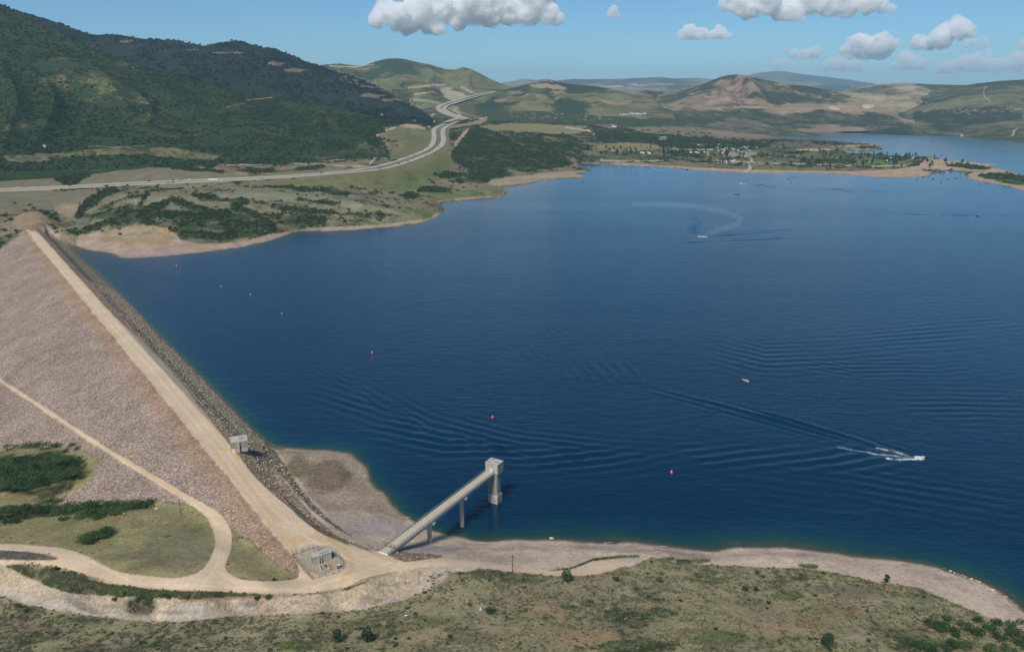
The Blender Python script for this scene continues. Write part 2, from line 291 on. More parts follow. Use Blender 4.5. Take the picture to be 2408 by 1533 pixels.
# grass knolls left
KN1 = [(-400,1130),(0,1064),(60,1054),(135,1051),(189,1057),(233,1079),(234,1094),(220,1107),(214,1129),(189,1148),(160,1163),(141,1175),(0,1240),(-400,1300)]
KN2 = [(-400,1160),(0,1170),(120,1186),(150,1180),(233,1179),(352,1176),(400,1183),(434,1186),(456,1192),(490,1220),(503,1255),(506,1286),(493,1318),(465,1349),(409,1360),(314,1352),(267,1341),(220,1315),(189,1299),(141,1286),(63,1281),(0,1279),(-400,1275)]
TRI = [(546,1237),(552,1270),(580,1262),(620,1300),(650,1330),(702,1354),(695,1362),(607,1364),(551,1356),(529,1344),(532,1318),(546,1287)]
G_kn = True
for P in (KN1, KN2, TRI): G.poly(P, OLIVE, 1.5, 2, rock=.05, brush=.12, cls=0)
kn = ((inpoly(G.u, G.v, chaikin(KN1))) | inpoly(G.u, G.v, chaikin(KN2)) | inpoly(G.u, G.v, chaikin(TRI))).astype(np.float32)
for q in range(90):
    u = rnd.uniform(0, 690); v = rnd.uniform(1060, 1365)
    G.blob(u, v, rnd.uniform(10, 50), rnd.uniform(3, 12), rnd.choice([(.14,.15,.06),(.26,.20,.10),(.13,.12,.08),(.22,.2,.10),(.17,.17,.08)]), soft=5, jit=10, a=.55, mask=kn)
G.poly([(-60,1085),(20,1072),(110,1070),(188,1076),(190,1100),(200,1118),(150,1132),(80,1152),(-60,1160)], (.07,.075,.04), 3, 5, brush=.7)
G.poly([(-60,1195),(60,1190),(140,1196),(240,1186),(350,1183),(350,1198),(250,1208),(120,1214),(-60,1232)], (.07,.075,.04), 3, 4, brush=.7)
G.poly([(330,1250),(420,1230),(490,1240),(500,1320),(440,1350),(360,1340)], (.14,.125,.085), 14, 10, a=.6, mask=kn)
G.poly([(0,1290),(79,1296),(151,1314),(94,1318),(0,1315),(-200,1310),(-200,1290)], (.12,.105,.085), 1.5, 1.5, rock=.6, brush=.1)
# dam colours in plan
off = (GX - DA[0]) * DN[0] + (GY - DA[1]) * DN[1]
dmask = sst(1.0, -1.0, DSD); ojit = off + G.j1 * .6 + G.j2 * .8
def strip(lo, hi, col, rock, soft=.7):
    m = sst(lo - soft, lo + soft, ojit) * sst(hi + soft, hi - soft, ojit) * dmask
    G.c[:] = G.c * (1 - m[..., None]) + np.array(col, np.float32) * m[..., None]; G.rock[:] = G.rock * (1 - m) + rock * m; G.brush[:] = G.brush * (1 - m)
kn = kn.astype(bool)
keep = G.c.copy(), G.rock.copy(), G.brush.copy()
strip(-900, CWD, RIP, 1.0)
strip(CWD - 9, CWD, (.36,.245,.17), .6, 3)
ojit = ojit - np.where(off > 0, bulge((GX - DA[0]) * DD[0] + (GY - DA[1]) * DD[1]), 0)
strip(0, 7.5, (.38,.29,.19), .8); strip(7.5, 14.5, (.20,.165,.135), .9); strip(14.5, 40, (.37,.305,.21), .9)
strip(7.0, 8.0, (.36,.32,.27), .2, .4)
strip(CWD, 0, ROAD, .03, 1.0)
for i, (k0, arr) in enumerate(zip(keep, (G.c, G.rock, G.brush))): arr[kn] = k0[kn]
G.cls[(DSD < 0) & ~kn] = 2
# curving end of the embankment
G.poly([(640,1140),(690,1190),(740,1232),(790,1262),(865,1296),(892,1296),(845,1280),(790,1255),(740,1215),(700,1170),(655,1108),(620,1060),(610,1100)], (.38,.285,.19), 1.5, 2, rock=.9, brush=0, cls=2)
G.poly([(612,1052),(640,1095),(672,1128),(720,1185),(767,1225),(800,1247),(850,1273),(893,1292),(880,1290),(835,1265),(800,1240),(760,1208),(715,1160),(680,1105),(655,1068),(630,1045)], (.20,.165,.135), 2, 2, rock=1, brush=.1, cls=2)
G.line([(625,1100),(665,1143),(700,1187),(745,1222),(790,1252),(850,1278),(890,1294)], 1.2, (.38,.34,.29), 1, .6)
G.poly([(905,1306),(930,1293),(985,1300),(1040,1302),(1040,1311),(960,1322),(920,1316)], (.31,.235,.17), 2, 3, rock=1, brush=0)
# dirt roads
def dirt(P, soft=1.6, c=ROAD): G.poly(P, c, soft, 1.6, rock=.02, brush=0, cls=3, sm=2)
dirt([(0,888),(176,1003),(236,1041),(314,1088),(409,1142),(471,1179),(519,1205),(544,1239),(547,1280),(534,1317),(528,1343),(562,1361),(607,1366),(695,1363),(705,1350),(690,1290),(665,1262),(640,1230),(598,1185),(541,1122),(500,1060),(339,861),(217,728),(61,541),(85,541),(251,727),(396,859),(552,1057),(598,1120),(670,1183),(720,1230),(764,1259),(865,1300),(890,1300),(911,1305),(940,1318),(960,1322),(1003,1313),(1043,1311),(1093,1318),(1183,1328),(1273,1343),(1340,1340),(1378,1325),(1438,1313),(1483,1324),(1453,1336),(1408,1351),(1348,1355),(1303,1354),(1243,1348),(1183,1339),(1108,1330),(1040,1332),(1016,1329),(953,1340),(859,1359),(827,1375),(764,1393),(670,1397),(482,1388),(409,1387),(314,1380),(251,1368),(173,1343),(110,1327),(6,1326),(-300,1330),(-300,1312),(0,1315),(94,1317),(151,1314),(79,1295),(0,1292),(-300,1296),(-300,1278),(0,1279),(63,1281),(141,1286),(189,1299),(220,1315),(267,1341),(314,1352),(409,1360),(465,1349),(493,1318),(506,1286),(503,1255),(490,1220),(456,1192),(409,1161),(314,1104),(220,1047),(157,1003),(0,898),(-300,715),(-300,700)])
G.c[(off > CWD) & (off < 0) & (DSD < 0)] = ROAD; G.cls[(off > CWD) & (off < 0) & (DSD < 0) & ~kn] = 3
for P, wd, a in [([(640,1230),(690,1290),(712,1345)],14,.5),([(690,1270),(740,1262),(790,1275),(825,1310),(828,1340),(800,1370)],12,.55),([(560,1100),(600,1165),(660,1235)],9,.4),([(500,1050),(560,1130),(640,1230)],6,.5),([(880,1300),(910,1310),(930,1318)],10,.5),([(570,1062),(640,1140)],5,.3),([(217,1038),(320,1098),(430,1165)],7,.5),([(520,1055),(548,1062),(575,1085)],7,.7)]:
    G.line(P, wd, ROADO, 5, 3, a=a)
for P in [[(85,560),(239,727),(380,872),(535,1062),(580,1125),(650,1205),(720,1262),(850,1330)],[(75,560),(226,727),(352,862),(515,1062),(560,1125),(640,1228),(700,1250)],[(0,1290),(190,1308),(320,1372),(500,1378),(700,1388),(830,1352),(920,1322)],[(190,1018),(400,1155),(500,1215),(525,1260),(510,1330),(480,1372)],[(535,1270),(515,1345),(560,1372)]]:
    for k in (-2.2, 1.6): G.line([(a + k, b) for a, b in P], 1.1, (.62,.52,.41), .8, .5, a=.8)
G.poly([(690,1297),(745,1280),(790,1283),(810,1322),(806,1333),(738,1360)], (.37,.31,.24), 1.2, .5, rock=.1, cls=3)
# midground peninsula
PEN = [(140,560),(200,470),(240,440),(480,428),(880,402),(960,400),(1010,430),(1000,470),(1040,490),(1035,520),(700,560),(400,615),(180,590)]
G.poly(PEN, (.20,.185,.115), 3, 4, rock=.1, brush=.30)
G.poly([(270,470),(420,462),(700,450),(900,490),(960,505),(880,500),(760,480),(620,468),(480,470),(350,485)], (.22,.22,.14), 3, 5, brush=.12)
G.poly([(220,500),(330,490),(500,500),(700,500),(760,530),(690,545),(560,570),(430,572),(400,545),(330,540),(250,530)], (.15,.145,.09), 8, 12, brush=.5)
for P, wd in [([(330,502),(401,470),(481,497),(588,520),(640,536)],15),([(457,460),(520,470),(577,474)],12),([(551,486),(600,505),(641,528)],14),([(636,434),(720,446),(814,457)],7),([(182,502),(205,480),(262,446)],17),([(330,510),(440,500),(520,512),(600,535)],12),([(430,548),(520,556),(610,552)],18),([(410,530),(500,535),(590,530)],10),([(680,520),(760,518)],10),([(640,485),(760,500),(900,508)],6),([(700,470),(800,480)],5),([(330,480),(345,455)],5),([(200,540),(260,520),(300,500)],8)]:
    G.line(P, wd, (.065,.085,.04), 4, 9, brush=.8)
G.poly([(190,545),(300,548),(400,540),(440,575),(560,572),(660,545),(1000,515),(1030,500),(1045,505),(1030,520),(700,556),(560,595),(380,612),(280,612),(170,585)], (.38,.29,.22), 1.5, 2, rock=.3, brush=0)
G.poly([(285,585),(400,585),(500,576),(420,600),(320,606)], (.37,.28,.25), 4, 3, rock=.3)
G.poly([(210,560),(300,530),(380,530),(420,560),(380,580),(300,578)], (.33,.26,.165), 3, 4, brush=.10)
G.blob(400,545,25,12,(.42,.28,.15),soft=4,jit=4); G.line([(270,570),(330,572),(430,582),(520,575),(620,550)], 3, (.42,.25,.13), 2, 3, a=.8)
G.poly([(700,535),(900,520),(985,500),(1000,512),(950,524),(760,535)], (.20,.19,.10), 2, 4, brush=.3)
G.poly([(935,490),(1000,500),(1025,500),(1012,515),(985,517),(1000,508),(960,500)], (.10,.15,.05), 2, 3, brush=.1)
G.poly([(985,445),(1100,450),(1190,440),(1185,462),(1100,468),(1000,468)], (.14,.16,.07), 2, 3, brush=.2)
G.line([(1030,474),(1103,467),(1182,461),(1187,450)], 3, (.36,.24,.17), 1, 1)
G.poly([(1130,425),(1220,415),(1300,405),(1340,402),(1390,404),(1390,418),(1330,418),(1262,428),(1180,438),(1150,436)], (.30,.25,.17), 2, 2, brush=.05, rock=.1)
G.poly([(880,402),(980,372),(1040,345),(1070,360),(1060,400),(980,440),(950,455),(840,440),(700,436),(600,440),(500,440)], (.15,.155,.07), 3, 3, brush=.05)
G.poly([(900,430),(1020,400),(1060,380),(1060,410),(1000,440),(940,460)], (.125,.15,.055), 6, 4, brush=.05)
for P in ([(0,452),(210,450),(240,445),(200,470),(170,490),(100,492),(0,497),(-300,500),(-300,455)],[(170,425),(210,395),(260,387),(330,388),(420,398),(560,412),(600,418),(480,424),(300,432),(180,438)],[(0,420),(60,408),(110,412),(160,430),(160,438),(0,444),(-300,450),(-300,420)],[(600,412),(760,400),(860,396),(800,406),(600,418)]):
    G.poly(P, (.165,.15,.10), 2, 2, rock=.05, brush=.03)
G.poly([(880,300),(1010,300),(1040,330),(1020,350),(960,370),(905,380),(930,350),(960,340)], (.14,.145,.07), 3, 3, brush=.12)
G.poly([(-300,415),(0,402),(100,398),(200,390),(150,428),(60,408),(0,416)], (.12,.13,.065), 3, 4, brush=.5)
G.poly([(95,398),(255,386),(225,405),(190,428),(165,440),(140,430),(110,412)], (.06,.085,.035), 2, 4, brush=.95)
G.poly([(-200,395),(100,395),(110,408),(60,405),(0,412),(-200,418)], (.08,.10,.045), 2, 5, brush=.7)
G.line([(260,384),(330,386),(430,396),(520,404)], 5, (.06,.085,.035), 2, 4, brush=.9)
G.line([(560,400),(650,404),(760,392)], 5, (.06,.085,.035), 2, 4, brush=.85)
G.poly([(124,488),(150,482),(184,476),(182,500),(168,514),(142,512)], (.42,.33,.21), 2, 2, rock=1, brush=0)
G.poly([(20,520),(60,500),(110,508),(130,540),(160,560),(190,580),(160,580),(120,552),(60,540)], (.30,.22,.15), 3, 3, rock=.5, brush=.2)
G.poly([(90,537),(120,533),(150,556),(120,552)], (.42,.36,.28), 2, 2, rock=.2)
G.poly([(0,560),(30,548),(58,542),(0,588),(-200,720),(-300,760),(-300,600)], (.15,.135,.08), 2, 3, brush=.4)
# knoll by the highway and the field
G.poly([(1056,368),(1072,345),(1095,310),(1110,298),(1150,305),(1200,330),(1260,360),(1340,375),(1350,390),(1250,398),(1150,400),(1085,394)], (.07,.095,.04), 3, 4, brush=.85)
for u, v, a_, b_ in [(1075,411,60,7),(1135,412,40,12),(1110,425,40,7),(1022,446,42,8),(965,461,20,7),(1150,395,60,8),(1240,395,70,8),(1180,408,30,8)]: G.blob(u, v, a_, b_, (.06,.085,.035), soft=2, jit=6, brush=.85)
G.line([(1090,338),(1102,310)], 1.2, (.22,.17,.1), 1, .5)
G.poly([(1068,335),(1095,305),(1108,300),(1085,330),(1070,348)], (.40,.30,.19), 1, 1.5, rock=.6, brush=.1)
G.poly([(1120,295),(1250,290),(1350,298),(1400,310),(1330,318),(1200,310),(1130,302)], (.21,.19,.09), 1.5, 2, brush=.04)
G.poly([(1390,345),(1450,335),(1540,340),(1560,352),(1480,358),(1400,355)], (.21,.18,.09), 2, 2, brush=.06)
G.poly([(1180,318),(1260,320),(1330,335),(1400,345),(1380,360),(1280,355),(1210,335)], (.09,.11,.05), 3, 5, brush=.6)
G.poly([(1400,312),(1500,322),(1640,332),(1850,345),(1960,352),(1850,352),(1600,352),(1560,335),(1400,325)], (.07,.09,.04), 2, 4, brush=.85)
G.poly([(1450,295),(1600,298),(1720,310),(1840,322),(1830,330),(1650,325),(1500,312)], (.19,.16,.11), 1.5, 3, brush=.25)
G.poly([(1640,306),(1740,312),(1800,318),(1800,323),(1700,320)], (.30,.19,.13), 1, 2, brush=.05, a=.5)
G.poly([(1560,275),(1900,280),(2100,285),(2230,290),(2200,300),(2100,295),(1900,296),(1840,303),(1700,300),(1560,292)], (.15,.135,.105), 2, 3, brush=.35)
G.poly([(1830,330),(1900,335),(1980,340),(1990,348),(1900,355),(1800,345)], (.13,.115,.095), 2, 2, brush=.3)
for P in ([(1350,384),(1450,384),(1560,388),(1700,398),(1880,402),(2000,404),(2190,400),(2190,418),(2050,420),(1880,409),(1700,407),(1450,391),(1350,388)],[(2280,405),(2330,404),(2408,420),(2600,450),(2600,480),(2408,453),(2270,424)],[(1850,300),(2100,292),(2200,298),(2200,304),(2100,300),(1850,306)],[(1950,343),(2100,340),(2100,343),(1960,347)],[(1960,351),(2092,351),(2092,354),(1960,355)],[(2180,372),(2380,385),(2410,412),(2340,405),(2200,398),(2000,410),(1990,404),(2150,396)]):
    G.poly(P, (.36,.27,.19), 1, 1.2, brush=.02, rock=.1)
G.poly([(1500,384),(1640,388),(1800,392),(1960,395),(1900,402),(1700,396),(1560,390)], (.14,.15,.07), 1.5, 2, brush=.2)
G.poly([(2290,410),(2350,408),(2408,418),(2600,445),(2408,440),(2330,425)], (.09,.12,.045), 1.5, 1.5, brush=.6)
G.poly([(2225,384),(2290,388),(2340,398),(2300,400),(2250,394),(2225,392)], (.08,.11,.045), 1.5, 1.5, brush=.6)
G.poly([(1800,342),(1990,352),(2100,365),(2060,380),(1900,382),(1700,380),(1500,375),(1380,372),(1380,362),(1560,355)], (.12,.125,.065), 2, 3, brush=.35)
G.poly([(2000,372),(2110,378),(2150,385),(2110,390),(2020,385)], (.09,.16,.04), 1.5, 1.5, brush=.1)
G.poly([(1860,352),(1940,350),(1990,352),(1900,356)], (.42,.33,.19), .8, 1, brush=.0)
G.poly([(1710,358),(1760,355),(1790,362),(1740,370),(1700,368)], (.36,.29,.22), 2, 2, brush=.1, a=.7)
G.poly([(1020,300),(1070,296),(1140,280),(1110,275),(1060,262),(1030,240),(1100,228),(1160,212),(1170,220),(1110,240),(1070,252),(1100,272),(1160,278),(1130,292),(1080,300)], (.24,.21,.13), 2, 3, brush=.08)
G.poly([(870,268),(930,280),(990,296),(1010,305),(960,302),(880,280)], (.40,.27,.18), 1.5, 2, brush=.03)
G.poly([(1170,255),(1290,252),(1400,262),(1560,270),(1700,276),(1700,290),(1560,296),(1450,300),(1300,290),(1150,284),(1100,268)], (.07,.085,.045), 2, 5, brush=.8)
for q in range(40):
    G.blob(rnd.uniform(1150, 2250), rnd.uniform(256, 300), rnd.uniform(10, 50), rnd.uniform(1.5, 4), rnd.choice([(.24,.2,.13),(.06,.08,.04),(.28,.22,.15),(.16,.17,.09)]), soft=1.5, jit=3, a=.6)
TAN = (.42,.36,.29)
for P, wd in [([(1103,340),(1160,312)],0),([(245,352),(262,362),(250,372),(258,384),(300,388)],3.5),([(870,385),(882,372),(876,362),(888,350)],3),([(860,330),(885,322),(890,312),(930,300)],2),([(245,352),(330,347)],2),([(1330,300),(1385,308),(1400,318)],2.5),([(2222,287),(2250,305),(2262,320)],5),([(2380,320),(2385,308),(2395,300)],3),([(1750,407),(1765,396),(1760,388)],5),([(1745,388),(1770,378),(1760,368),(1745,368)],2.5),([(1390,377),(1480,379),(1560,378)],1.6),([(1085,283),(1132,279),(1145,277)],2),([(1008,299),(1022,288),(1012,276),(1020,268)],2.5),([(1075,255),(1066,260),(1088,275)],2),([(1600,352),(1700,352),(1760,345)],1.5),([(1680,378),(1900,386),(2050,392),(2150,388)],1.6),([(1070,262),(1085,272)],1.5),([(1440,250),(1455,262),(1480,264)],2),([(300,388),(420,390),(700,385),(860,392)],1.2)]:
    if wd: G.line(P, wd, TAN, .8, .6, brush=0, rock=0)
bj = sst(520, 700, RR); G.brush = (G.brush * (1 + bj * (.9 * fbm(GX / 28, GY / 28, 4, 401) + .5 * fbm(GX / 90, GY / 90, 2, 402)))).clip(0, 1).astype(np.float32)
G.brush[HWD < 16] = 0
# wet rim just above the water
wet = sst(1.8, .2, SDw / (1 + RR * .0012)) * (SDw > -3)
G.c *= (1 - 0.45 * wet[..., None]).astype(np.float32)
shore_band = (SDw > 0) & (G.brush < .06) & (G.cls == 0) & (G.c[..., 0] > .28); G.cls[shore_band] = 1
G.cls[inpoly(GX, GY, [(-45, 270), (60, 250), (600, 230), (600, 420), (-200, 420)]) & (G.cls == 1)] = 1
print('paint', time.time() - T0)

# ---------------------------------------------------------------- mesh helpers
def mesh_np(name, V, F, mat=None, smooth=True):
    me = bpy.data.meshes.new(name); V = np.asarray(V, np.float32); F = np.asarray(F, np.int32)
    me.vertices.add(len(V)); me.vertices.foreach_set('co', V.ravel())
    k = F.shape[1]; me.loops.add(F.size); me.loops.foreach_set('vertex_index', F.ravel())
    me.polygons.add(len(F)); me.polygons.foreach_set('loop_start', np.arange(0, F.size, k, dtype=np.int32))
    me.update(calc_edges=True)
    me.polygons.foreach_set('use_smooth', np.full(len(F), smooth))
    if mat: me.materials.append(mat)
    return me
def link(name, me, label=None, cat=None, kind=None, group=None, parent=None, loc=None):
    o = bpy.data.objects.new(name, me); COL.objects.link(o)
    if loc is not None: o.location = loc
    if label: o['label'] = label
    if cat: o['category'] = cat
    if kind: o['kind'] = kind
    if group: o['group'] = group
    if parent: o.parent = parent
    return o
def fattr(me, name, a):
    at = me.attributes.new(name, 'FLOAT', 'POINT'); at.data.foreach_set('value', np.asarray(a, np.float32).ravel())
def cattr(me, name, c):
    at = me.attributes.new(name, 'FLOAT_COLOR', 'POINT'); c = np.asarray(c, np.float32).reshape(-1, 3)
    at.data.foreach_set('color', np.concatenate([c, np.ones((len(c), 1), np.float32)], 1).ravel())

class NT:
    def __init__(s, name):
        s.m = bpy.data.materials.new(name); s.m.use_nodes = True; s.t = s.m.node_tree; s.t.nodes.clear()
        s.out = s.n('ShaderNodeOutputMaterial')
    def n(s, t, **kw):
        x = s.t.nodes.new(t)
        for k, v in kw.items():
            if k[0] == '_': x.inputs[k[1:].replace('_', ' ')].default_value = v
            else: setattr(x, k, v)
        return x
    def l(s, a, b): s.t.links.new(a, b)
    def math(s, op, a, b=None, c=None, clamp=False):
        x = s.n('ShaderNodeMath', operation=op, use_clamp=clamp)
        for i, q in enumerate((a, b, c)):
            if q is None: continue
            if isinstance(q, (int, float)): x.inputs[i].default_value = q
            else: s.l(q, x.inputs[i])
        return x.outputs[0]
    def mix(s, f, a, b, bt='MIX'):
        x = s.n('ShaderNodeMix', data_type='RGBA', blend_type=bt)
        for i, q in ((0, f), (6, a), (7, b)):
            if isinstance(q, (int, float)): x.inputs[i].default_value = q
            elif isinstance(q, tuple): x.inputs[i].default_value = q + (1,)
            else: s.l(q, x.inputs[i])
        return x.outputs[2]
    def rng(s, v, a, b, c, d):
        x = s.n('ShaderNodeMapRange'); s.l(v, x.inputs[0])
        for i, q in enumerate((a, b, c, d)): x.inputs[i + 1].default_value = q
        return x.outputs[0]
    def noise(s, co, sc, det=3, rough=.55):
        x = s.n('ShaderNodeTexNoise', _Scale=sc, _Detail=det, _Roughness=rough); s.l(co, x.inputs['Vector']); return x.outputs[0]
    def vor(s, co, sc):
        x = s.n('ShaderNodeTexVoronoi', _Scale=sc); s.l(co, x.inputs['Vector']); return x
    def bsdf(s, col, rough=.9, spec=.2, bump=None, bstr=1, bdist=.3, metal=0):
        b = s.n('ShaderNodeBsdfPrincipled'); b.inputs['Roughness'].default_value = rough; b.inputs['Specular IOR Level'].default_value = spec; b.inputs['Metallic'].default_value = metal
        if isinstance(col, tuple): b.inputs['Base Color'].default_value = col + (1,)
        else: s.l(col, b.inputs['Base Color'])
        if bump is not None:
            bb = s.n('ShaderNodeBump', _Strength=bstr, _Distance=bdist); s.l(bump, bb.inputs['Height']); s.l(bb.outputs[0], b.inputs['Normal'])
        s.l(b.outputs[0], s.out.inputs[0]); return b

def terrain_mat(name, sc=1.0, brushcol=(.030, .052, .022), brushcol2=(.06, .085, .035), rocky=True):
    t = NT(name); co = t.n('ShaderNodeTexCoord').outputs['Object']
    at = lambda n: t.n('ShaderNodeAttribute', attribute_name=n)
    col = at('Col').outputs['Color']; rock = at('Rock').outputs['Fac']; br = at('Brush').outputs['Fac']
    n1 = t.noise(co, .05 * sc, 5, .6); n2 = t.noise(co, .6 * sc, 4, .65)
    m = t.math('MULTIPLY', t.rng(n1, .3, .7, .78, 1.22), t.rng(n2, .3, .7, .72, 1.28))
    calm = t.rng(t.math('ADD', rock, br), 0, .12, .3, 1); m = t.math('ADD', t.math('MULTIPLY', t.math('SUBTRACT', m, 1.0), calm), 1.0)
    c = t.mix(1.0, col, m, 'MULTIPLY')
    hue = t.noise(co, .11 * sc, 3); c = t.mix(t.rng(hue, .45, .75, 0, .35), c, t.mix(1.0, c, (1.12, .98, .78), 'MULTIPLY'))
    v = t.vor(co, 1.05 * sc); vs_ = t.n('ShaderNodeSeparateColor'); t.l(v.outputs['Color'], vs_.inputs[0])
    v2 = t.vor(co, 2.4 * sc)
    rk = t.math('MULTIPLY', t.rng(vs_.outputs[0], 0, 1, .68, 1.45), t.rng(v2.outputs['Distance'], 0.1, .7, 1.3, .6))
    c = t.mix(rock, c, t.mix(1.0, c, rk, 'MULTIPLY'))
    # brush clumps
    nb = t.math('ADD', t.math('MULTIPLY', t.noise(co, .035 * sc, 5, .6), .42), t.math('MULTIPLY', t.noise(co, .30 * sc, 5, .72), .58))
    e = t.math('SUBTRACT', t.math('ADD', nb, t.math('MULTIPLY', br, .34)), .665)
    bm = t.math('MULTIPLY', t.rng(e, -.03, .04, 0, .92), t.rng(br, 0, .08, 0, 1))
    nb2 = t.noise(co, .8 * sc, 4, .7)
    bc = t.mix(t.rng(nb2, .35, .7, 0, 1), brushcol, brushcol2)
    c = t.mix(bm, c, bc)
    hgt = t.math('ADD', t.math('MULTIPLY', t.math('MULTIPLY', n2, calm), .5), t.math('ADD', t.math('MULTIPLY', t.math('MULTIPLY', v2.outputs['Distance'], rock), -1.6), t.math('MULTIPLY', t.math('MULTIPLY', bm, nb2), 2.2)))
    t.bsdf(c, .95, .1, hgt, .8, .6 / sc)
    return t.m
M_G = terrain_mat('ground_material', 1.0)
M_F = terrain_mat('hillside_material', .3, (.018, .040, .022), (.036, .062, .030))
M_A = terrain_mat('mountain_material', .3, (.020, .045, .020), (.040, .074, .031))
M_B = terrain_mat('ridge_material', .3, (.012, .027, .020), (.024, .042, .030))
M_FF = terrain_mat('distant_hill_material', .06)

def grid_faces(nr, na):
    i = np.arange((nr - 1) * (na - 1)); r = i // (na - 1); a = i % (na - 1); k = r * na + a
    return np.stack([k, k + 1, k + na + 1, k + na], 1)   # r out, az right: upward normals
def submesh(name, T, cells, mat, **kw):
    F = FACES[cells]; ids, inv = np.unique(F, return_inverse=True); F = inv.reshape(F.shape)
    V = np.stack([T.X.ravel()[ids], T.Y.ravel()[ids], T.Z.ravel()[ids]], 1)
    me = mesh_np(name, V, F[:, ::-1] if False else F, mat)
    cattr(me, 'Col', T.c.reshape(-1, 3)[ids]); fattr(me, 'Rock', T.rock.ravel()[ids]); fattr(me, 'Brush', T.brush.ravel()[ids])
    return link(name, me, **kw)
FACES = grid_faces(NR, NA)
fc = G.cls.ravel()[FACES[:, 0]]
# normals: check orientation once
V0 = np.array([GX.ravel()[FACES[0]], GY.ravel()[FACES[0]]]).T
if np.cross(V0[1] - V0[0], V0[2] - V0[1]) < 0: FACES = FACES[:, ::-1].copy(); fc = G.cls.ravel()[FACES[:, 3]]
G.c = np.clip(G.c, .01, .9)
TERR = []
TERR.append(submesh('ground', G, fc == 0, M_G, kind='structure', label='brushy ground rising from the lake to the hills'))
TERR.append(submesh('beach', G, fc == 1, M_G, kind='structure', label='pale bare shore exposed around the lake'))
TERR.append(submesh('dam', G, fc == 2, M_G, label='long rockfill dam of pinkish stone running along the lake', cat='dam'))
TERR.append(submesh('dirt_road', G, fc == 3, M_G, kind='structure', label='tan dirt road along the dam crest and around the abutment'))
print('ground', time.time() - T0)

# ---------------------------------------------------------------- lofted hills
def loft(name, ridge, base, n_s, n_t, col, brush, seed, mat, rough, spurs, pw=1.0, label=None, back=.35, taper=False, drop=0):
    ridge = np.array(ridge, float); base = np.array(base, float)
    u0, u1 = ridge[0, 0], ridge[-1, 0]; s = np.linspace(0, 1, n_s); uu = u0 + (u1 - u0) * s
    rv = np.interp(uu, ridge[:, 0], ridge[:, 1]); rd = np.interp(uu, ridge[:, 0], ridge[:, 2])
    ub = base[0, 0] + (base[-1, 0] - base[0, 0]) * s
    bv = np.interp(ub, base[:, 0], base[:, 1]); bz = np.interp(ub, base[:, 0], base[:, 2])
    Rg = np.array([bpd(a, b, c) for a, b, c in zip(uu, rv, rd)]); Bs = np.array([(bpd(a, b, c) if c > 1000 else bp(a, b, c)) for a, b, c in zip(ub, bv, bz)])
    t = np.linspace(-0.3, 1 + back, n_t)[:, None]; tt = np.clip(t, 0, 1)
    X = Bs[:, 0] + (Rg[:, 0] - Bs[:, 0]) * t; Y = Bs[:, 1] + (Rg[:, 1] - Bs[:, 1]) * t
    prof = tt ** pw
    et = sst(0, .07, s) * sst(1, .93, s)
    hgt = (Rg[:, 2] - Bs[:, 2])
    if taper: hgt = hgt * et
    Z = Bs[:, 2] + hgt * prof - np.where(t > 1, (t - 1) * 1.3 * hgt, 0) + np.where(t < 0, t * (drop if drop else np.maximum(hgt, 150) * .8), 0)
    L = np.hypot(Rg[:, 0] - Bs[:, 0], Rg[:, 1] - Bs[:, 1])
    sc = L.mean(); env = np.sin(np.pi * np.clip(tt, 0, 1)) ** .8
    arc = np.concatenate([[0], np.cumsum(np.hypot(np.diff(Rg[:, 0]), np.diff(Rg[:, 1])))])
    wx = (arc[None, :] + 0.10 * sc * fbm(X / (sc * .5), Y / (sc * .5), 2, seed + 3)) / (sc * spurs)
    sp = 1 - 2 * np.abs(vnoise(wx, t * 1.2 + 0 * wx, seed) - .5) * 1.0
    sp2 = 1 - 2 * np.abs(vnoise(wx * 2.7 + 5, t * 2.4 + 0 * wx, seed + 9) - .5)
    Z = Z + env * hgt * (0.30 * (sp - .6) + 0.14 * (sp2 - .6)) + env * hgt * rough * fbm(X / (sc * .22), Y / (sc * .22), 5, seed + 5, .55)
    Z = Z + hgt.max() * 0.006 * fbm(X / (sc * .03), Y / (sc * .03), 3, seed + 6)
    T = Ter(X, Y, Z, col, sc)
    T.t = t + 0 * X
    T.c *= (1 + .35 * fbm(X / (sc * .18), Y / (sc * .18), 4, seed + 7))[..., None].astype(np.float32)
    gully = np.clip((.55 - sp) * 1.2, -.25, .35)
    T.brush += np.clip(brush + .35 * fbm(X / (sc * .15), Y / (sc * .15), 4, seed + 8) + gully, 0, 1).astype(np.float32)
    T.name, T.mat, T.label = name, mat, label
    return T
def finish(T, name='hill'):
    global FACES
    nr, na = T.X.shape; sv = FACES; FACES = grid_faces(nr, na)
    P = np.stack([T.X.ravel(), T.Y.ravel()], 1)[FACES[len(FACES) // 3]]
    if np.cross(P[1] - P[0], P[2] - P[1]) < 0: FACES = FACES[:, ::-1].copy()
    T.c = np.clip(T.c, .01, .9)
    o = submesh(name, T, np.ones(len(FACES), bool), T.mat, kind='structure', label=T.label); FACES = sv; TERR.append(o); return o
D1 = lambda L, d0, d1: [(a, b, d0 + (d1 - d0) * i / (len(L) - 1)) for i, (a, b) in enumerate(L)]
A = loft('mountain', [(-1400,-60,3500),(-900,-150,3450),(-320,-110,3300),(-120,-30,3200),(0,20,3100),(60,42,3050),(150,84,2950),(250,128,2900),(330,155,2870),(400,175,2850),(550,213,2800),(700,241,2700),(800,256,2550),(870,272,2500),(898,290,2450),(907,312,2350),(920,336,2250),(945,352,2160),(970,370,2080)],
  [(-1400,432,1900),(-900,418,1800),(-320,408,1760),(0,402,1765),(300,396,1800),(600,392,1835),(750,390,1845),(870,388,1850),(930,383,1905),(962,378,1955)], 1450, 400, (.10,.112,.05), .90, 100, M_A, .10, .34, 1.15, 'dark green mountain rising behind the highway', drop=1500)
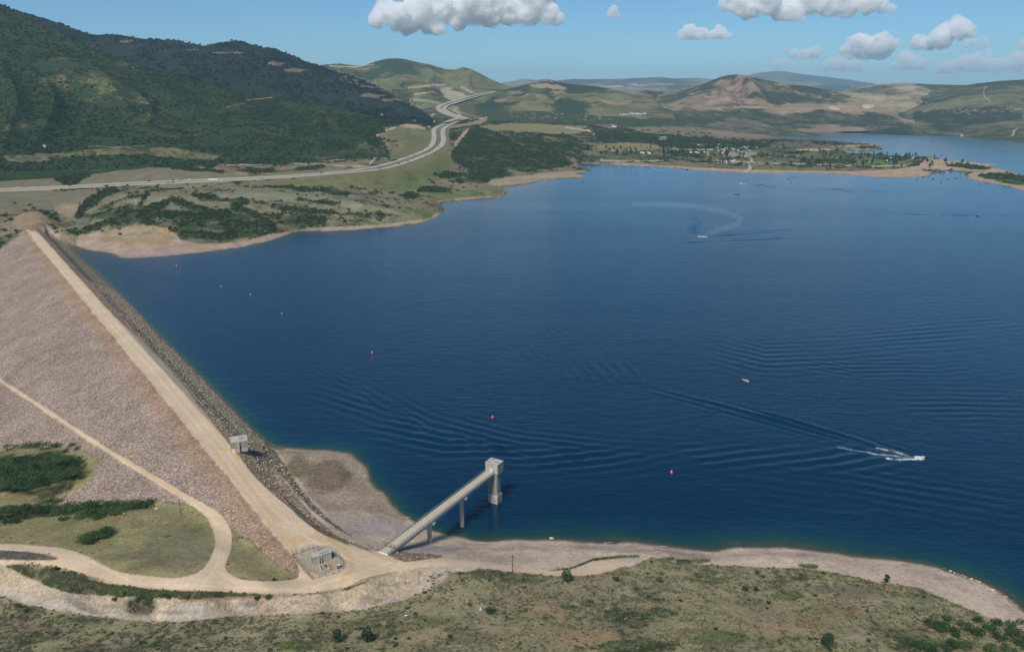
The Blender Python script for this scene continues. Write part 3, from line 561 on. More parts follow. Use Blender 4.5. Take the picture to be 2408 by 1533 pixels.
for q in range(70):
    u = rnd.uniform(0, 880); v = rnd.uniform(60, 385)
    A.blob(u, v, rnd.uniform(10, 60), rnd.uniform(4, 16), rnd.choice([(.15,.12,.08),(.16,.11,.08),(.10,.11,.055),(.13,.14,.07)]), soft=6, jit=14, a=.45, brush=rnd.uniform(.4, .8))
for u, v, a_, b_ in [(140,150,50,22),(200,195,60,14),(330,235,70,14),(390,255,60,10),(120,190,30,8),(160,300,25,6),(710,290,40,8),(660,275,25,5),(250,330,50,8),(30,300,30,8)]:
    A.blob(u, v, a_, b_, (.17,.13,.085), soft=8, jit=20, a=.55, brush=.35)
for q in range(22):
    u = rnd.uniform(1640, 1820); G_ = Eh.blob(u, rnd.uniform(190, 250), rnd.uniform(4, 14), rnd.uniform(3, 10), (.12, .12, .07), soft=3, jit=9, a=.6, brush=.7) if 'Eh' in globals() else None
for q in range(40):
    A.blob(rnd.uniform(0, 860), rnd.uniform(250, 385), rnd.uniform(15, 60), rnd.uniform(4, 12), (.06,.085,.035), soft=6, jit=12, a=.7, brush=.9)
A.poly([(340,130),(500,190),(560,240),(620,280),(700,300),(760,300),(620,220),(450,170)], (.04,.06,.028), 8, 10, brush=.95)
A.line([(532,252),(575,243),(580,236),(640,230),(658,221)], 1.5, (.36,.20,.12), .6, .6, brush=0)
A.poly([(0,372),(40,365),(90,362),(150,360),(220,352),(380,345),(520,365),(500,372),(300,360),(180,372),(60,385)], (.17,.155,.085), 3, 6, brush=.25, a=.8)
A.line([(188,350),(220,343),(262,347),(340,343)], 2, (.26,.18,.11), 1.5, 1.5, a=.8, brush=.1); A.line([(100,344),(140,344),(150,350)], 2.5, (.3,.22,.15), 1.5, 1)
A.blob(600,340,60,8,(.10,.12,.05),soft=4,jit=6,a=.7); A.blob(740,370,70,6,(.16,.17,.09),soft=3,jit=5,a=.7,brush=.3)
finish(A, 'mountain')
B = loft('ridge', D1([(-1100,-40),(-340,-60),(0,10),(40,28),(60,32),(110,45),(150,60),(200,78),(230,85),(250,82),(300,85),(340,92),(380,93),(420,96),(450,104),(480,108),(510,100),(565,97),(590,104),(620,112),(650,117),(700,138),(760,160),(800,172),(830,180),(870,196),(920,222),(960,245),(1000,266),(1015,280)], 4700, 3700),
  [(-1100,330,2700),(-340,330,2700),(600,310,2800),(850,300,2850),(960,294,2900),(1000,291,2950),(1018,286,3000)], 1150, 250, (.055,.062,.045), .95, 200, M_B, .08, .30, 1.0, 'dark wooded ridge behind the front mountain', drop=900)
for u, v, a_, b_ in [(540,125,50,4),(460,118,30,3),(800,190,40,4),(860,205,30,4),(600,135,40,3),(650,150,20,3),(930,235,30,4),(700,165,30,3),(300,98,20,3),(880,225,30,3)]:
    B.blob(u, v, a_, b_, (.24,.16,.11), soft=2, jit=5, a=.8, brush=.15)
finish(B, 'ridge')
C = loft('hill', D1([(660,170),(765,152),(800,150),(850,156),(880,146),(905,139),(930,137),(955,140),(980,146),(1010,152),(1050,164),(1070,164),(1090,158),(1105,162),(1130,174),(1150,185),(1190,203),(1240,215)], 6300, 5500),
  [(660,270,4300),(950,270,4300),(1000,266,4300),(1040,254,4450),(1100,238,4700),(1160,223,4900),(1240,222,5000)], 620, 200, (.145,.155,.07), .6, 300, M_F, .07, .30, 1.0, 'sunlit green hill with two rounded peaks above the road cut', drop=700)
C.poly([(1032,212),(1050,205),(1075,214),(1115,228),(1085,236),(1060,240),(1045,228)], (.34,.30,.22), 2, 6, brush=.2)
C.line([(960,208),(1010,202),(1050,199)], 3, (.42,.28,.19), 1.5, 1.5, brush=0); C.line([(775,156),(830,158),(880,152)], 1.6, (.45,.38,.28), 1, 1, brush=0)
C.line([(1085,205),(1110,218)], 5, (.32,.24,.19), 2, 2, brush=.1); C.line([(975,222),(1020,216)], 3, (.38,.28,.18), 1.5, 1.5, brush=0)
C.line([(965,235),(1000,236),(1035,243),(1030,252),(1010,258)], 3.5, (.30,.25,.2), 1.5, 1, brush=0)
for q in range(14): C.blob(rnd.uniform(820, 1120), rnd.uniform(160, 210), rnd.uniform(10, 35), rnd.uniform(3, 9), (.24,.19,.11), soft=4, jit=12, a=.4, brush=.35)
finish(C)
Dh = loft('hill', D1([(1140,222),(1170,214),(1210,206),(1240,198),(1275,192),(1298,190),(1320,194),(1345,198),(1400,203),(1440,210),(1480,219),(1560,226)], 5200, 5300),
  [(1120,246,4300),(1200,256,4200),(1300,260,4200),(1400,262,4200),(1500,262,4200),(1580,260,4300)], 500, 150, (.165,.16,.08), .6, 400, M_F, .07, .28, .95, 'rounded green and tan hill right of the highway', taper=True)
Dh.poly([(1240,205),(1275,194),(1310,196),(1330,212),(1290,212)], (.30,.24,.15), 4, 9, brush=.25)
for q in range(10): Dh.blob(rnd.uniform(1190, 1480), rnd.uniform(205, 245), rnd.uniform(10, 30), rnd.uniform(2, 5), (.30,.22,.14), soft=2, jit=6, a=.6, brush=.15)
finish(Dh)
D2 = loft('hill', D1([(1440,226),(1470,220),(1495,216),(1520,212),(1545,216),(1580,214),(1640,224)], 6000, 6000), [(1440,254,5000),(1640,254,5000)], 160, 70, (.24,.19,.11), .3, 450, M_F, .06, .3, 1, 'small tan topped hill between two larger hills'); finish(D2)
Eh = loft('hill', D1([(1500,232),(1560,220),(1600,213),(1650,199),(1690,183),(1712,177),(1732,175),(1760,179),(1800,188),(1850,199),(1900,203),(1960,215),(2010,230),(2060,248),(2130,266)], 6000, 5600),
  [(1500,276,4400),(1700,286,4500),(1900,287,4600),(2050,286,4650),(2150,284,4700)], 700, 200, (.25,.195,.13), .40, 500, M_F, .08, .26, .9, 'brown peaked hill across the lake', taper=True)
Eh.poly([(1560,225),(1640,205),(1600,235),(1540,250),(1520,245)], (.13,.14,.07), 7, 12, brush=.5)
Eh.poly([(1740,185),(1800,200),(1900,210),(1960,225),(1930,235),(1820,225)], (.17,.155,.09), 8, 12, brush=.5)
Eh.poly([(1700,180),(1740,178),(1790,225),(1740,240),(1680,238),(1640,235),(1680,200)], (.29,.20,.15), 8, 16, brush=.38)
Eh.poly([(1520,262),(1700,262),(1900,264),(2100,268),(2100,300),(1520,300)], (.12,.12,.075), 5, 8, brush=.55)
for q in range(40): Eh.blob(rnd.uniform(1560, 1960), rnd.uniform(185, 258), rnd.uniform(4, 16), rnd.uniform(2, 9), rnd.choice([(.13,.125,.075),(.24,.17,.12),(.30,.24,.17)]), soft=3, jit=10, a=.6, brush=rnd.uniform(.3,.75))
Eh.line([(1640,250),(1750,252),(1850,256),(1950,252),(2050,252)], 2.5, (.36,.24,.17), 1.5, 2, brush=.05, a=.8)
Eh.poly([(1945,253),(1960,250),(1980,258),(1965,260)], (.5,.4,.27), 1, 1); Eh.poly([(2025,245),(2060,246),(2050,256),(2030,258)], (.5,.4,.27), 1, 1)
finish(Eh)
Fh = loft('hill', D1([(1900,226),(1960,220),(2000,210),(2020,206),(2070,198),(2130,195),(2180,198),(2240,200),(2330,201),(2560,200)], 7600, 7600),
  [(1900,274,5300),(2100,276,5300),(2560,276,5300)], 460, 130, (.27,.225,.135), .42, 600, M_F, .08, .25, .95, 'broad tan hill with green gullies behind the far arm')
for q in range(30): Fh.blob(rnd.uniform(1980, 2300), rnd.uniform(205, 255), rnd.uniform(10, 40), rnd.uniform(1.2, 3), rnd.choice([(.08,.095,.05),(.36,.30,.20),(.40,.33,.23)]), soft=1.2, jit=6, a=.6)
finish(Fh)
Gh = loft('hill', D1([(2070,246),(2150,227),(2200,213),(2250,204),(2300,196),(2360,190),(2408,187),(2700,175)], 6600, 6800),
  [(2050,286,4800),(2250,290,4700),(2408,290,4700),(2700,292,4700)], 460, 140, (.15,.15,.075), .65, 700, M_F, .08, .28, .95, 'green hill at the edge of the far arm with a winding track', taper=True)
Gh.line([(2320,205),(2312,215),(2315,228),(2330,240)], 1.8, (.36,.3,.22), .8, .8, brush=0); Gh.poly([(2150,255),(2408,252),(2408,290),(2150,290)], (.09,.095,.065), 3, 6, brush=.6)
Gh.line([(2170,262),(2230,258),(2300,262),(2408,258)], 1.6, (.3,.2,.15), 1, 1.5, brush=0)
finish(Gh)
H1 = loft('far_ridge', D1([(1120,206),(1195,193),(1230,186),(1260,188),(1290,186),(1305,190),(1350,186),(1380,187),(1450,186),(1500,184),(1550,182),(1590,185),(1640,184),(1700,189),(1800,192),(2000,200)], 17000, 17000),
  [(1120,223,13500),(2000,223,13500)], 500, 90, (.20,.17,.12), .45, 800, M_FF, .07, .3, 1, 'pale blue line of distant hills on the horizon')
for q in range(20): H1.blob(rnd.uniform(1300, 1650), rnd.uniform(198, 214), rnd.uniform(8, 30), 1, (.45,.36,.28), soft=1, jit=1, a=.7, brush=.0)
finish(H1, 'distant_ridge')
H2 = loft('far_mountain', D1([(1640,198),(1700,192),(1760,177),(1790,171),(1820,168),(1850,169),(1880,174),(1950,182),(2000,188),(2060,198),(2120,206),(2200,212)], 24000, 24000),
  [(1640,220,19000),(2200,220,19000)], 300, 80, (.13,.13,.09), .5, 900, M_FF, .07, .3, .9, 'hazy blue mountain on the far horizon'); finish(H2, 'distant_mountain')
print('hills', time.time() - T0)

# ---------------------------------------------------------------- placing on terrain
bpy.context.view_layer.update()
ORG = Vector((0, 0, CH))
def hit(u, v, water=True):
    d = Vector(rdir(u, v)); d.normalize(); best = None
    for o in TERR:
        ok, loc, nor, _ = o.ray_cast(ORG, d)
        if ok and (best is None or (loc - ORG).length < best[1]): best = (loc.copy(), (loc - ORG).length)
    if water and d.z < 0:
        t = CH / -d.z
        if best is None or t < best[1]: best = (ORG + d * t, t)
    return best[0] if best else Vector(bp(u, v, 0))
def gz(x, y):
    a = math.atan2(x, y); r = math.hypot(x, y); i = np.interp(r, rr, np.arange(NR)); j = np.interp(a, az, np.arange(NA))
    i0 = min(int(i), NR - 2); j0 = min(int(j), NA - 2); fi, fj = i - i0, j - j0
    return float((H[i0, j0] * (1 - fj) + H[i0, j0 + 1] * fj) * (1 - fi) + (H[i0 + 1, j0] * (1 - fj) + H[i0 + 1, j0 + 1] * fj) * fi)

# ---------------------------------------------------------------- materials
def simple(name, col, rough=.7, var=.15, sc=2.0, metal=0, spec=.3, streak=False, bump=.0):
    t = NT(name); co = t.n('ShaderNodeTexCoord').outputs['Object']
    if streak:
        mp = t.n('ShaderNodeMapping'); mp.inputs['Scale'].default_value = (1, 1, .12); t.l(co, mp.inputs[0]); co = mp.outputs[0]
    n = t.noise(co, sc, 5, .65); c = t.mix(1.0, col, t.rng(n, .3, .7, 1 - var, 1 + var), 'MULTIPLY')
    t.bsdf(c, rough, spec, n if bump else None, .5, bump or .1, metal); return t.m
def foliage(name, c1, c2, c3):
    t = NT(name); co = t.n('ShaderNodeTexCoord').outputs['Object']; oi = t.n('ShaderNodeObjectInfo')
    n = t.noise(co, 1.6, 3, .7); f = t.math('ADD', t.math('MULTIPLY', n, .7), t.math('MULTIPLY', oi.outputs['Random'], .45))
    cr = t.n('ShaderNodeValToRGB'); t.l(f, cr.inputs[0]); e = cr.color_ramp.elements; e[0].position = .3; e[0].color = c1 + (1,); e[1].position = .8; e[1].color = c3 + (1,); q = e.new(.55); q.color = c2 + (1,)
    b = t.bsdf(cr.outputs[0], .8, .15); return t.m
M_OAK = foliage('oak_foliage', (.022, .048, .018), (.040, .080, .028), (.070, .12, .042))
M_OAKF = foliage('far_oak_foliage', (.024, .046, .022), (.042, .075, .032), (.080, .112, .048))
M_MTN = foliage('mountain_foliage', (.020, .045, .020), (.037, .071, .029), (.068, .098, .042))
M_JUN = foliage('juniper_foliage', (.018, .036, .020), (.035, .062, .032), (.06, .09, .045))
M_SAGE = foliage('sage_foliage', (.075, .08, .048), (.14, .14, .09), (.22, .21, .14))
M_LIME = foliage('bright_foliage', (.06, .13, .02), (.10, .20, .03), (.14, .26, .05))
M_BARK = simple('bark', (.11, .085, .06), .9, .3, 6)
M_ROCK = None
t = NT('riprap_stone'); co = t.n('ShaderNodeTexCoord').outputs['Object']; oi = t.n('ShaderNodeObjectInfo')
cr = t.n('ShaderNodeValToRGB'); t.l(oi.outputs['Random'], cr.inputs[0]); e = cr.color_ramp.elements; e[0].color = (.27, .20, .16, 1); e[1].color = (.64, .52, .43, 1); q = e.new(.5); q.color = (.45, .345, .28, 1)
t.bsdf(t.mix(1.0, cr.outputs[0], t.rng(t.noise(co, 3, 3), .3, .7, .8, 1.2), 'MULTIPLY'), .9, .2); M_ROCK = t.m
t = NT('brown_stone'); oi = t.n('ShaderNodeObjectInfo'); cr = t.n('ShaderNodeValToRGB'); t.l(oi.outputs['Random'], cr.inputs[0]); e = cr.color_ramp.elements; e[0].color = (.16, .125, .095, 1); e[1].color = (.56, .46, .33, 1); q = e.new(.5); q.color = (.36, .285, .195, 1)
t.bsdf(cr.outputs[0], .9, .2); M_ROCKB = t.m
M_CONC = simple('weathered_concrete', (.42, .40, .345), .85, .3, .5, streak=True, bump=.05)
M_CONCD = simple('dark_stained_concrete', (.27, .26, .225), .85, .4, .5, streak=True, bump=.05)
M_CONCR = simple('roof_concrete', (.46, .41, .33), .85, .12, .6)
M_DECK = simple('bridge_deck', (.46, .40, .31), .85, .12, .4)
M_STEEL = simple('galvanised_steel', (.42, .47, .52), .4, .1, 2, .4, .5)
M_DSTEEL = simple('dark_rail_steel', (.07, .075, .085), .5, .1, 2, .3)
M_WHITE = simple('white_paint', (.78, .78, .76), .5, .05)
M_GLASSP = simple('skylight_panel', (.40, .46, .55), .25, .05, 1, .2, .6)
M_BLACK = simple('dark_opening', (.015, .015, .017), .6, .1)
M_RED = simple('red_plastic', (.70, .05, .02), .4, .05)
M_GRAF = simple('red_graffiti', (.42, .05, .07), .6, .2)
M_WOOD = simple('creosoted_wood', (.075, .055, .04), .9, .3, 3)
M_NAVY = simple('dark_blue_plastic', (.035, .055, .09), .45, .1)
M_GREENR = simple('green_metal_roof', (.10, .22, .18), .5, .1)
M_TANW = simple('tan_wall', (.40, .32, .23), .8, .1)
M_BRWN = simple('brown_wall', (.17, .10, .075), .8, .15)
M_GRROOF = simple('grey_roof', (.22, .22, .23), .7, .1)
M_ASPH = simple('pale_concrete_highway', (.38, .34, .275), .85, .10, .08)
M_LINE = simple('white_lane_paint', (.75, .74, .70), .7, .05)

# ---------------------------------------------------------------- mesh builder
class MB:
    def __init__(s): s.V = []; s.F = []; s.M = []; s.mi = 0
    def add(s, V, F):
        k = len(s.V); s.V += [tuple(v) for v in V]; s.F += [tuple(i + k for i in f) for f in F]; s.M += [s.mi] * len(F)
    def box(s, x0, x1, y0, y1, z0, z1, ch=0):
        s.add([(x, y, z) for z in (z0, z1) for x, y in ((x0 + (ch if z == z1 else 0), y0 + (ch if z == z1 else 0)), (x1 - (ch if z == z1 else 0), y0 + (ch if z == z1 else 0)), (x1 - (ch if z == z1 else 0), y1 - (ch if z == z1 else 0)), (x0 + (ch if z == z1 else 0), y1 - (ch if z == z1 else 0)))],
              [(3, 2, 1, 0), (4, 5, 6, 7), (0, 1, 5, 4), (1, 2, 6, 5), (2, 3, 7, 6), (3, 0, 4, 7)])
    def tube(s, a, b, r0, r1=None, n=8):
        a = Vector(a); b = Vector(b); r1 = r0 if r1 is None else r1; d = (b - a).normalized()
        x = d.orthogonal().normalized(); y = d.cross(x); V = []
        for p, r in ((a, r0), (b, r1)):
            for i in range(n):
                q = 2 * math.pi * i / n; V.append(p + x * math.cos(q) * r + y * math.sin(q) * r)
        s.add(V, [(i, (i + 1) % n, n + (i + 1) % n, n + i) for i in range(n)] + [tuple(range(n - 1, -1, -1)), tuple(range(n, 2 * n))])
    def lathe(s, prof, n=14):
        V = []; F = []
        for r, z in prof:
            for i in range(n): q = 2 * math.pi * i / n; V.append((r * math.cos(q), r * math.sin(q), z))
        for k in range(len(prof) - 1):
            for i in range(n): F.append((k * n + i, k * n + (i + 1) % n, (k + 1) * n + (i + 1) % n, (k + 1) * n + i))
        F.append(tuple(range(n - 1, -1, -1))); F.append(tuple((len(prof) - 1) * n + i for i in range(n))); s.add(V, F)
    def mesh(s, name, mats, smooth=False):
        me = bpy.data.meshes.new(name); me.from_pydata(s.V, [], s.F)
        for m in (mats if isinstance(mats, (list, tuple)) else [mats]): me.materials.append(m)
        me.polygons.foreach_set('material_index', s.M)
        if smooth: me.polygons.foreach_set('use_smooth', [True] * len(s.F))
        me.update(); return me
    def obj(s, name, mats, parent=None, smooth=False, **kw): return link(name, s.mesh(name, mats, smooth), parent=parent, **kw)
def thing(name, label, cat, loc, rz=0, group=None):
    o = bpy.data.objects.new(name, None); COL.objects.link(o); o.location = loc; o.rotation_euler = (0, 0, rz); o['label'] = label; o['category'] = cat
    if group: o['group'] = group
    return o

# ---------------------------------------------------------------- foliage shapes
def leafcloud(seed, lobes, n, size, flat=.0):
    """many small leaf faces on the outside of several lobes"""
    r = np.random.RandomState(seed); V = []; per = max(1, n // len(lobes))
    C = []; 
    for (cx, cy, cz, rx, ry, rz) in lobes:
        d = r.normal(size=(per, 3)); d /= np.linalg.norm(d, axis=1)[:, None]; d[:, 2] = np.where(d[:, 2] < -.35, -d[:, 2], d[:, 2])
        rad = r.uniform(.72, 1.06, (per, 1)); p = np.array([cx, cy, cz]) + d * rad * np.array([rx, ry, rz]); C.append((p, d))
    P = np.concatenate([c[0] for c in C]); Dn = np.concatenate([c[1] for c in C]); m = len(P)
    nn = Dn + r.normal(size=(m, 3)) * .55; nn /= np.linalg.norm(nn, axis=1)[:, None]
    a = np.cross(nn, r.normal(size=(m, 3))); a /= np.linalg.norm(a, axis=1)[:, None]; b = np.cross(nn, a)
    s = size * r.uniform(.6, 1.4, (m, 1))
    V = np.stack([P - a * s, P - b * s * .7, P + a * s, P + b * s * .7], 1).reshape(-1, 3)
    V[:, 2] = np.maximum(V[:, 2], -.05)
    return V, np.arange(4 * m).reshape(-1, 4)
def lobes_bush(seed, k=5):
    r = random.Random(seed); L = [(0, 0, .45, .75, .75, .52)]
    for i in range(k):
        a = r.uniform(0, 6.28); q = r.uniform(.3, .7); s = r.uniform(.3, .5); L.append((q * math.cos(a), q * math.sin(a), r.uniform(.25, .62), s, s, s * .8))
    return L
def bush_mesh(name, seed, n, size, mat, k=5):
    V, F = leafcloud(seed, lobes_bush(seed, k), n, size); me = mesh_np(name, V, F, mat, False); return me
def rock_mesh(name, seed, mat):
    import bmesh
    r = random.Random(seed); bm = bmesh.new(); bmesh.ops.create_icosphere(bm, subdivisions=1, radius=1)
    for v in bm.verts: v.co = Vector((v.co.x * 1.1, v.co.y * .85, v.co.z * .7)) * r.uniform(.7, 1.2)
    me = bpy.data.meshes.new(name); bm.to_mesh(me); bm.free(); me.materials.append(mat); return me

# ---------------------------------------------------------------- scatter by geometry nodes (uncountable stuff only)
def scatter(name, P, S, protos, label, flatz=.8):
    n = len(P); me = bpy.data.meshes.new(name + '_points'); me.vertices.add(n); me.vertices.foreach_set('co', np.asarray(P, np.float32).ravel())
    a = me.attributes.new('rot', 'FLOAT_VECTOR', 'POINT'); rv = np.stack([RS.uniform(-.15, .15, n), RS.uniform(-.15, .15, n), RS.uniform(0, 6.28, n)], 1); a.data.foreach_set('vector', rv.astype(np.float32).ravel())
    a = me.attributes.new('scl', 'FLOAT_VECTOR', 'POINT'); S = np.asarray(S)[:, None] * np.stack([RS.uniform(.8, 1.25, n), RS.uniform(.8, 1.25, n), flatz * RS.uniform(.7, 1.2, n)], 1); a.data.foreach_set('vector', S.astype(np.float32).ravel())
    ng = bpy.data.node_groups.new(name + '_nodes', 'GeometryNodeTree')
    ng.interface.new_socket('Geometry', in_out='INPUT', socket_type='NodeSocketGeometry'); ng.interface.new_socket('Geometry', in_out='OUTPUT', socket_type='NodeSocketGeometry')
    gi = ng.nodes.new('NodeGroupInput'); go = ng.nodes.new('NodeGroupOutput'); ip = ng.nodes.new('GeometryNodeInstanceOnPoints'); jn = ng.nodes.new('GeometryNodeJoinGeometry')
    for k, m in enumerate(protos):
        po = bpy.data.objects.new(name + '_source', m); oi = ng.nodes.new('GeometryNodeObjectInfo'); oi.inputs['Object'].default_value = po; oi.inputs['As Instance'].default_value = True; ng.links.new(oi.outputs['Geometry'], jn.inputs[0])
    ng.links.new(gi.outputs[0], ip.inputs['Points']); ng.links.new(jn.outputs[0], ip.inputs['Instance']); ip.inputs['Pick Instance'].default_value = True
    for nm, s in (('rot', 'Rotation'), ('scl', 'Scale')):
        na = ng.nodes.new('GeometryNodeInputNamedAttribute'); na.data_type = 'FLOAT_VECTOR'; na.inputs['Name'].default_value = nm; ng.links.new(na.outputs[0], ip.inputs[s])
    ng.links.new(ip.outputs[0], go.inputs[0])
    o = link(name, me, label=label, kind='stuff'); md = o.modifiers.new('scatter', 'NODES'); md.node_group = ng
    print(name, n); return o
def sample(T, dens, n_max=200000):
    """dens: expected plants per square metre at each vertex"""
    X, Y, Z = T.X, T.Y, T.Z
    ax = X[:-1, 1:] - X[:-1, :-1]; ay = Y[:-1, 1:] - Y[:-1, :-1]; bx_ = X[1:, :-1] - X[:-1, :-1]; by = Y[1:, :-1] - Y[:-1, :-1]
    area = np.abs(ax * by - ay * bx_); lam = area * dens[:-1, :-1]; n = RS.poisson(np.clip(lam, 0, 50)); i, j = np.nonzero(n)
    i = np.repeat(i, n[i, j]) if False else np.repeat(i, n[n > 0]); j = np.repeat(j, n[n > 0])
    fi, fj = RS.rand(len(i)), RS.rand(len(i))
    def q(A): return (A[i, j] * (1 - fj) + A[i, j + 1] * fj) * (1 - fi) + (A[i + 1, j] * (1 - fj) + A[i + 1, j + 1] * fj) * fi
    P = np.stack([q(X), q(Y), q(Z)], 1)
    if len(P) > n_max: k = RS.permutation(len(P))[:n_max]; P = P[k]
    return P
vis = (G.u > -900) & (G.u < 2650)
cl = fbm(GX / 16, GY / 16, 4, 201); cl2 = fbm(GX / 70, GY / 70, 3, 202)
bushy = sst(.62, .92, G.brush + .55 * cl + .28 * cl2 + .18)
okland = (SDw > 4) & vis & (DSD > 3) & (HWD > 20)
oakP = [bush_mesh('oak_clump_mesh', 40 + k, 150, .17, M_OAKF) for k in range(4)]
d = bushy * okland * (RR > 560) * (RR < 3400) * sst(.1, .3, G.brush) / 11.0
d = d * np.where(RR > 1700, .35, 1)
P = sample(G, d, 90000); rP = np.hypot(P[:, 0], P[:, 1])
scatter('scrub_oak', P - [0, 0, .2], RS.uniform(1.3, 2.9, len(P)) * np.where(rP > 1700, 1.6, 1), oakP, 'dark green scrub oak covering the far shore and lower slopes')
mt = sst(.50, .95, A.brush + .5 * fbm(A.X / 40, A.Y / 40, 4, 203)) * (A.t > 0) * (A.t < 1.05) / 50.0 * sst(-1200, -900, A.u)
mtnP = [bush_mesh('mountain_clump_mesh', 50 + k, 70, .26, M_MTN, 6) for k in range(3)]
P = sample(A, mt, 90000); scatter('mountain_brush', P - [0, 0, .4], RS.uniform(1.9, 4.0, len(P)), mtnP, 'dense oak brush over the slopes of the mountain', .9)
rdgP = [bush_mesh('ridge_clump_mesh', 55 + k, 70, .26, foliage('ridge_foliage', (.010, .024, .018), (.020, .038, .027), (.036, .054, .036)), 6) for k in range(2)]
mb = sst(.50, .95, B.brush + .5 * fbm(B.X / 60, B.Y / 60, 4, 204)) * (B.t > .05) * (B.t < 1.05) / 300.0 * sst(-800, -400, B.u)
P = sample(B, mb, 40000); scatter('ridge_brush', P - [0, 0, .4], RS.uniform(4, 8, len(P)), rdgP, 'dark trees and brush over the wooded ridge', 1.0)
# sagebrush close to the camera
sg = fbm(GX / 5, GY / 5, 3, 205)
near = (RR < 460) & vis & (SDw > 9) & (G.cls == 0)
sageP = [bush_mesh('sage_mesh', 60 + k, 70, .22, M_SAGE, 3) for k in range(3)]
d = near * sst(.05, .75, G.brush + .6 * sg) * 1.3 * sst(.15, .3, G.brush)
P = sample(G, d, 110000); scatter('sagebrush', P - [0, 0, .05], RS.uniform(.25, .62, len(P)) ** 1.0, sageP, 'low grey green sagebrush over the near slope', .8)
grP = [bush_mesh('weed_mesh', 70 + k, 60, .22, foliage('weed_foliage', (.05, .075, .02), (.09, .12, .035), (.15, .17, .06)), 3) for k in range(2)]
gm = sst(.25, .6, fbm(GX / 22, GY / 22, 3, 206)) * near * sst(.1, .35, G.brush) * .22
P = sample(G, gm, 20000); scatter('green_weeds', P - [0, 0, .05], RS.uniform(.3, .8, len(P)), grP, 'patches of yellow green weeds among the sagebrush', .8)
d = kn * (RR < 520) * vis * .55 * sst(-.5, .5, fbm(GX / 9, GY / 9, 3, 207))
P = sample(G, d, 30000); tuft = [bush_mesh('tuft_mesh', 75 + k, 50, .26, foliage('dry_grass', (.12, .12, .05), (.22, .20, .10), (.34, .29, .15)), 3) for k in range(2)]
scatter('grass_tufts', P - [0, 0, .04], RS.uniform(.14, .38, len(P)), tuft, 'tufts of dry olive grass over the mown knolls', .7)
md_ = okland & (RR > 520) & (RR < 1500) & (G.brush > .06)
d = md_ * sst(.0, .5, G.brush + .5 * cl) * .10 * (1 - .6 * sst(900, 1500, RR))
P = sample(G, d, 60000); scatter('sage_slope', P - [0, 0, .08], RS.uniform(.45, 1.05, len(P)), sageP, 'grey green sage brush over the peninsula beyond the dam', .8)
d = near * sst(.15, .3, G.brush) * .016 * sst(-.4, .5, cl)
P = sample(G, d, 5000); shP = [bush_mesh('shrub_mesh', 65 + k, 160, .15, M_JUN, 4) for k in range(3)] + [bush_mesh('shrub_mesh', 68 + k, 140, .17, M_OAK, 4) for k in range(2)]
scatter('low_shrubs', P - [0, 0, .08], RS.uniform(.45, 1.15, len(P)), shP, 'low dark shrubs dotted through the sagebrush of the near slope', .85)
# stones
stP = [rock_mesh('stone_mesh', 80 + k, M_ROCK) for k in range(4)]; stB = [rock_mesh('brown_stone_mesh', 90 + k, M_ROCKB) for k in range(4)]
insd = (G.cls == 2) & vis & (RR < 1000)
d = insd * (off < CWD - 3) * np.where(RR < 620, .75, .25) * (1 + .6 * G.j2)
P = sample(G, np.clip(d, 0, 1), 80000); scatter('riprap', P, RS.uniform(.16, .42, len(P)), stP, 'pinkish riprap stones over the long outer face of the dam', .8)
d = ((G.cls == 2) & (off > 0) & vis & (RR < 900)) * .40 + ((G.rock > .85) & (G.cls != 2) & (RR < 600) & vis) * .12
P = sample(G, np.clip(d, 0, 1), 40000); scatter('shore_riprap', P, RS.uniform(.25, .62, len(P)), stB, 'brown and tan riprap stones on the lake side of the dam', .8)
d = ((G.rock > .3) & (G.rock < .7) & (RR < 420) & vis & (G.brush < .2)) * .22 + ((G.cls == 1) & (RR < 420) & vis) * .035
P = sample(G, d, 16000); scatter('loose_stones', P, RS.uniform(.10, .34, len(P)), stB, 'loose stones scattered over the shore and the rock cut', .7)
print('scatter', time.time() - T0)

# ---------------------------------------------------------------- single plants
def tree_meshes(kind, seed):
    r = random.Random(seed)
    if kind == 'juniper':
        L = [(0, 0, .50, .30, .30, .36), (0, 0, .30, .36, .36, .24), (0, 0, .72, .20, .20, .24)] + [(r.uniform(-.2, .2), r.uniform(-.2, .2), r.uniform(.2, .7), .16, .16, .18) for _ in range(6)]
        V, F = leafcloud(seed, L, 900, .035); cm = mesh_np('crown', V, F, M_JUN, False)
    elif kind == 'lime':
        V, F = leafcloud(seed, [(a * .6, b * .6, c * .8 + .15, d_ * .6, e * .6, f * .8) for a, b, c, d_, e, f in lobes_bush(seed, 6)], 700, .04); cm = mesh_np('crown', V, F, M_LIME, False)
    elif kind == 'gray':
        V, F = leafcloud(seed, [(a * .6, b * .6, c * .8 + .1, d_ * .6, e * .6, f * .8) for a, b, c, d_, e, f in lobes_bush(seed, 6)], 500, .05); cm = mesh_np('crown', V, F, M_SAGE, False)
    else:
        V, F = leafcloud(seed, [(a, b, c, d_, e, f) for a, b, c, d_, e, f in lobes_bush(seed, 9)], 900, .055); cm = mesh_np('crown', V, F, M_OAK, False)
    m = MB(); m.tube((0, 0, -.08), (0.01, 0, .5), .035, .015)
    for k in range(5):
        a = r.uniform(0, 6.28); m.tube((0, 0, .08 + .06 * k), (.22 * math.cos(a), .22 * math.sin(a), .35 + .05 * k), .016, .005, 5)
    return m.mesh('trunk', M_BARK), cm
PM = {(k, s): tree_meshes(k, 300 + 7 * s) for k in ('juniper', 'oak', 'lime', 'gray') for s in range(3)}
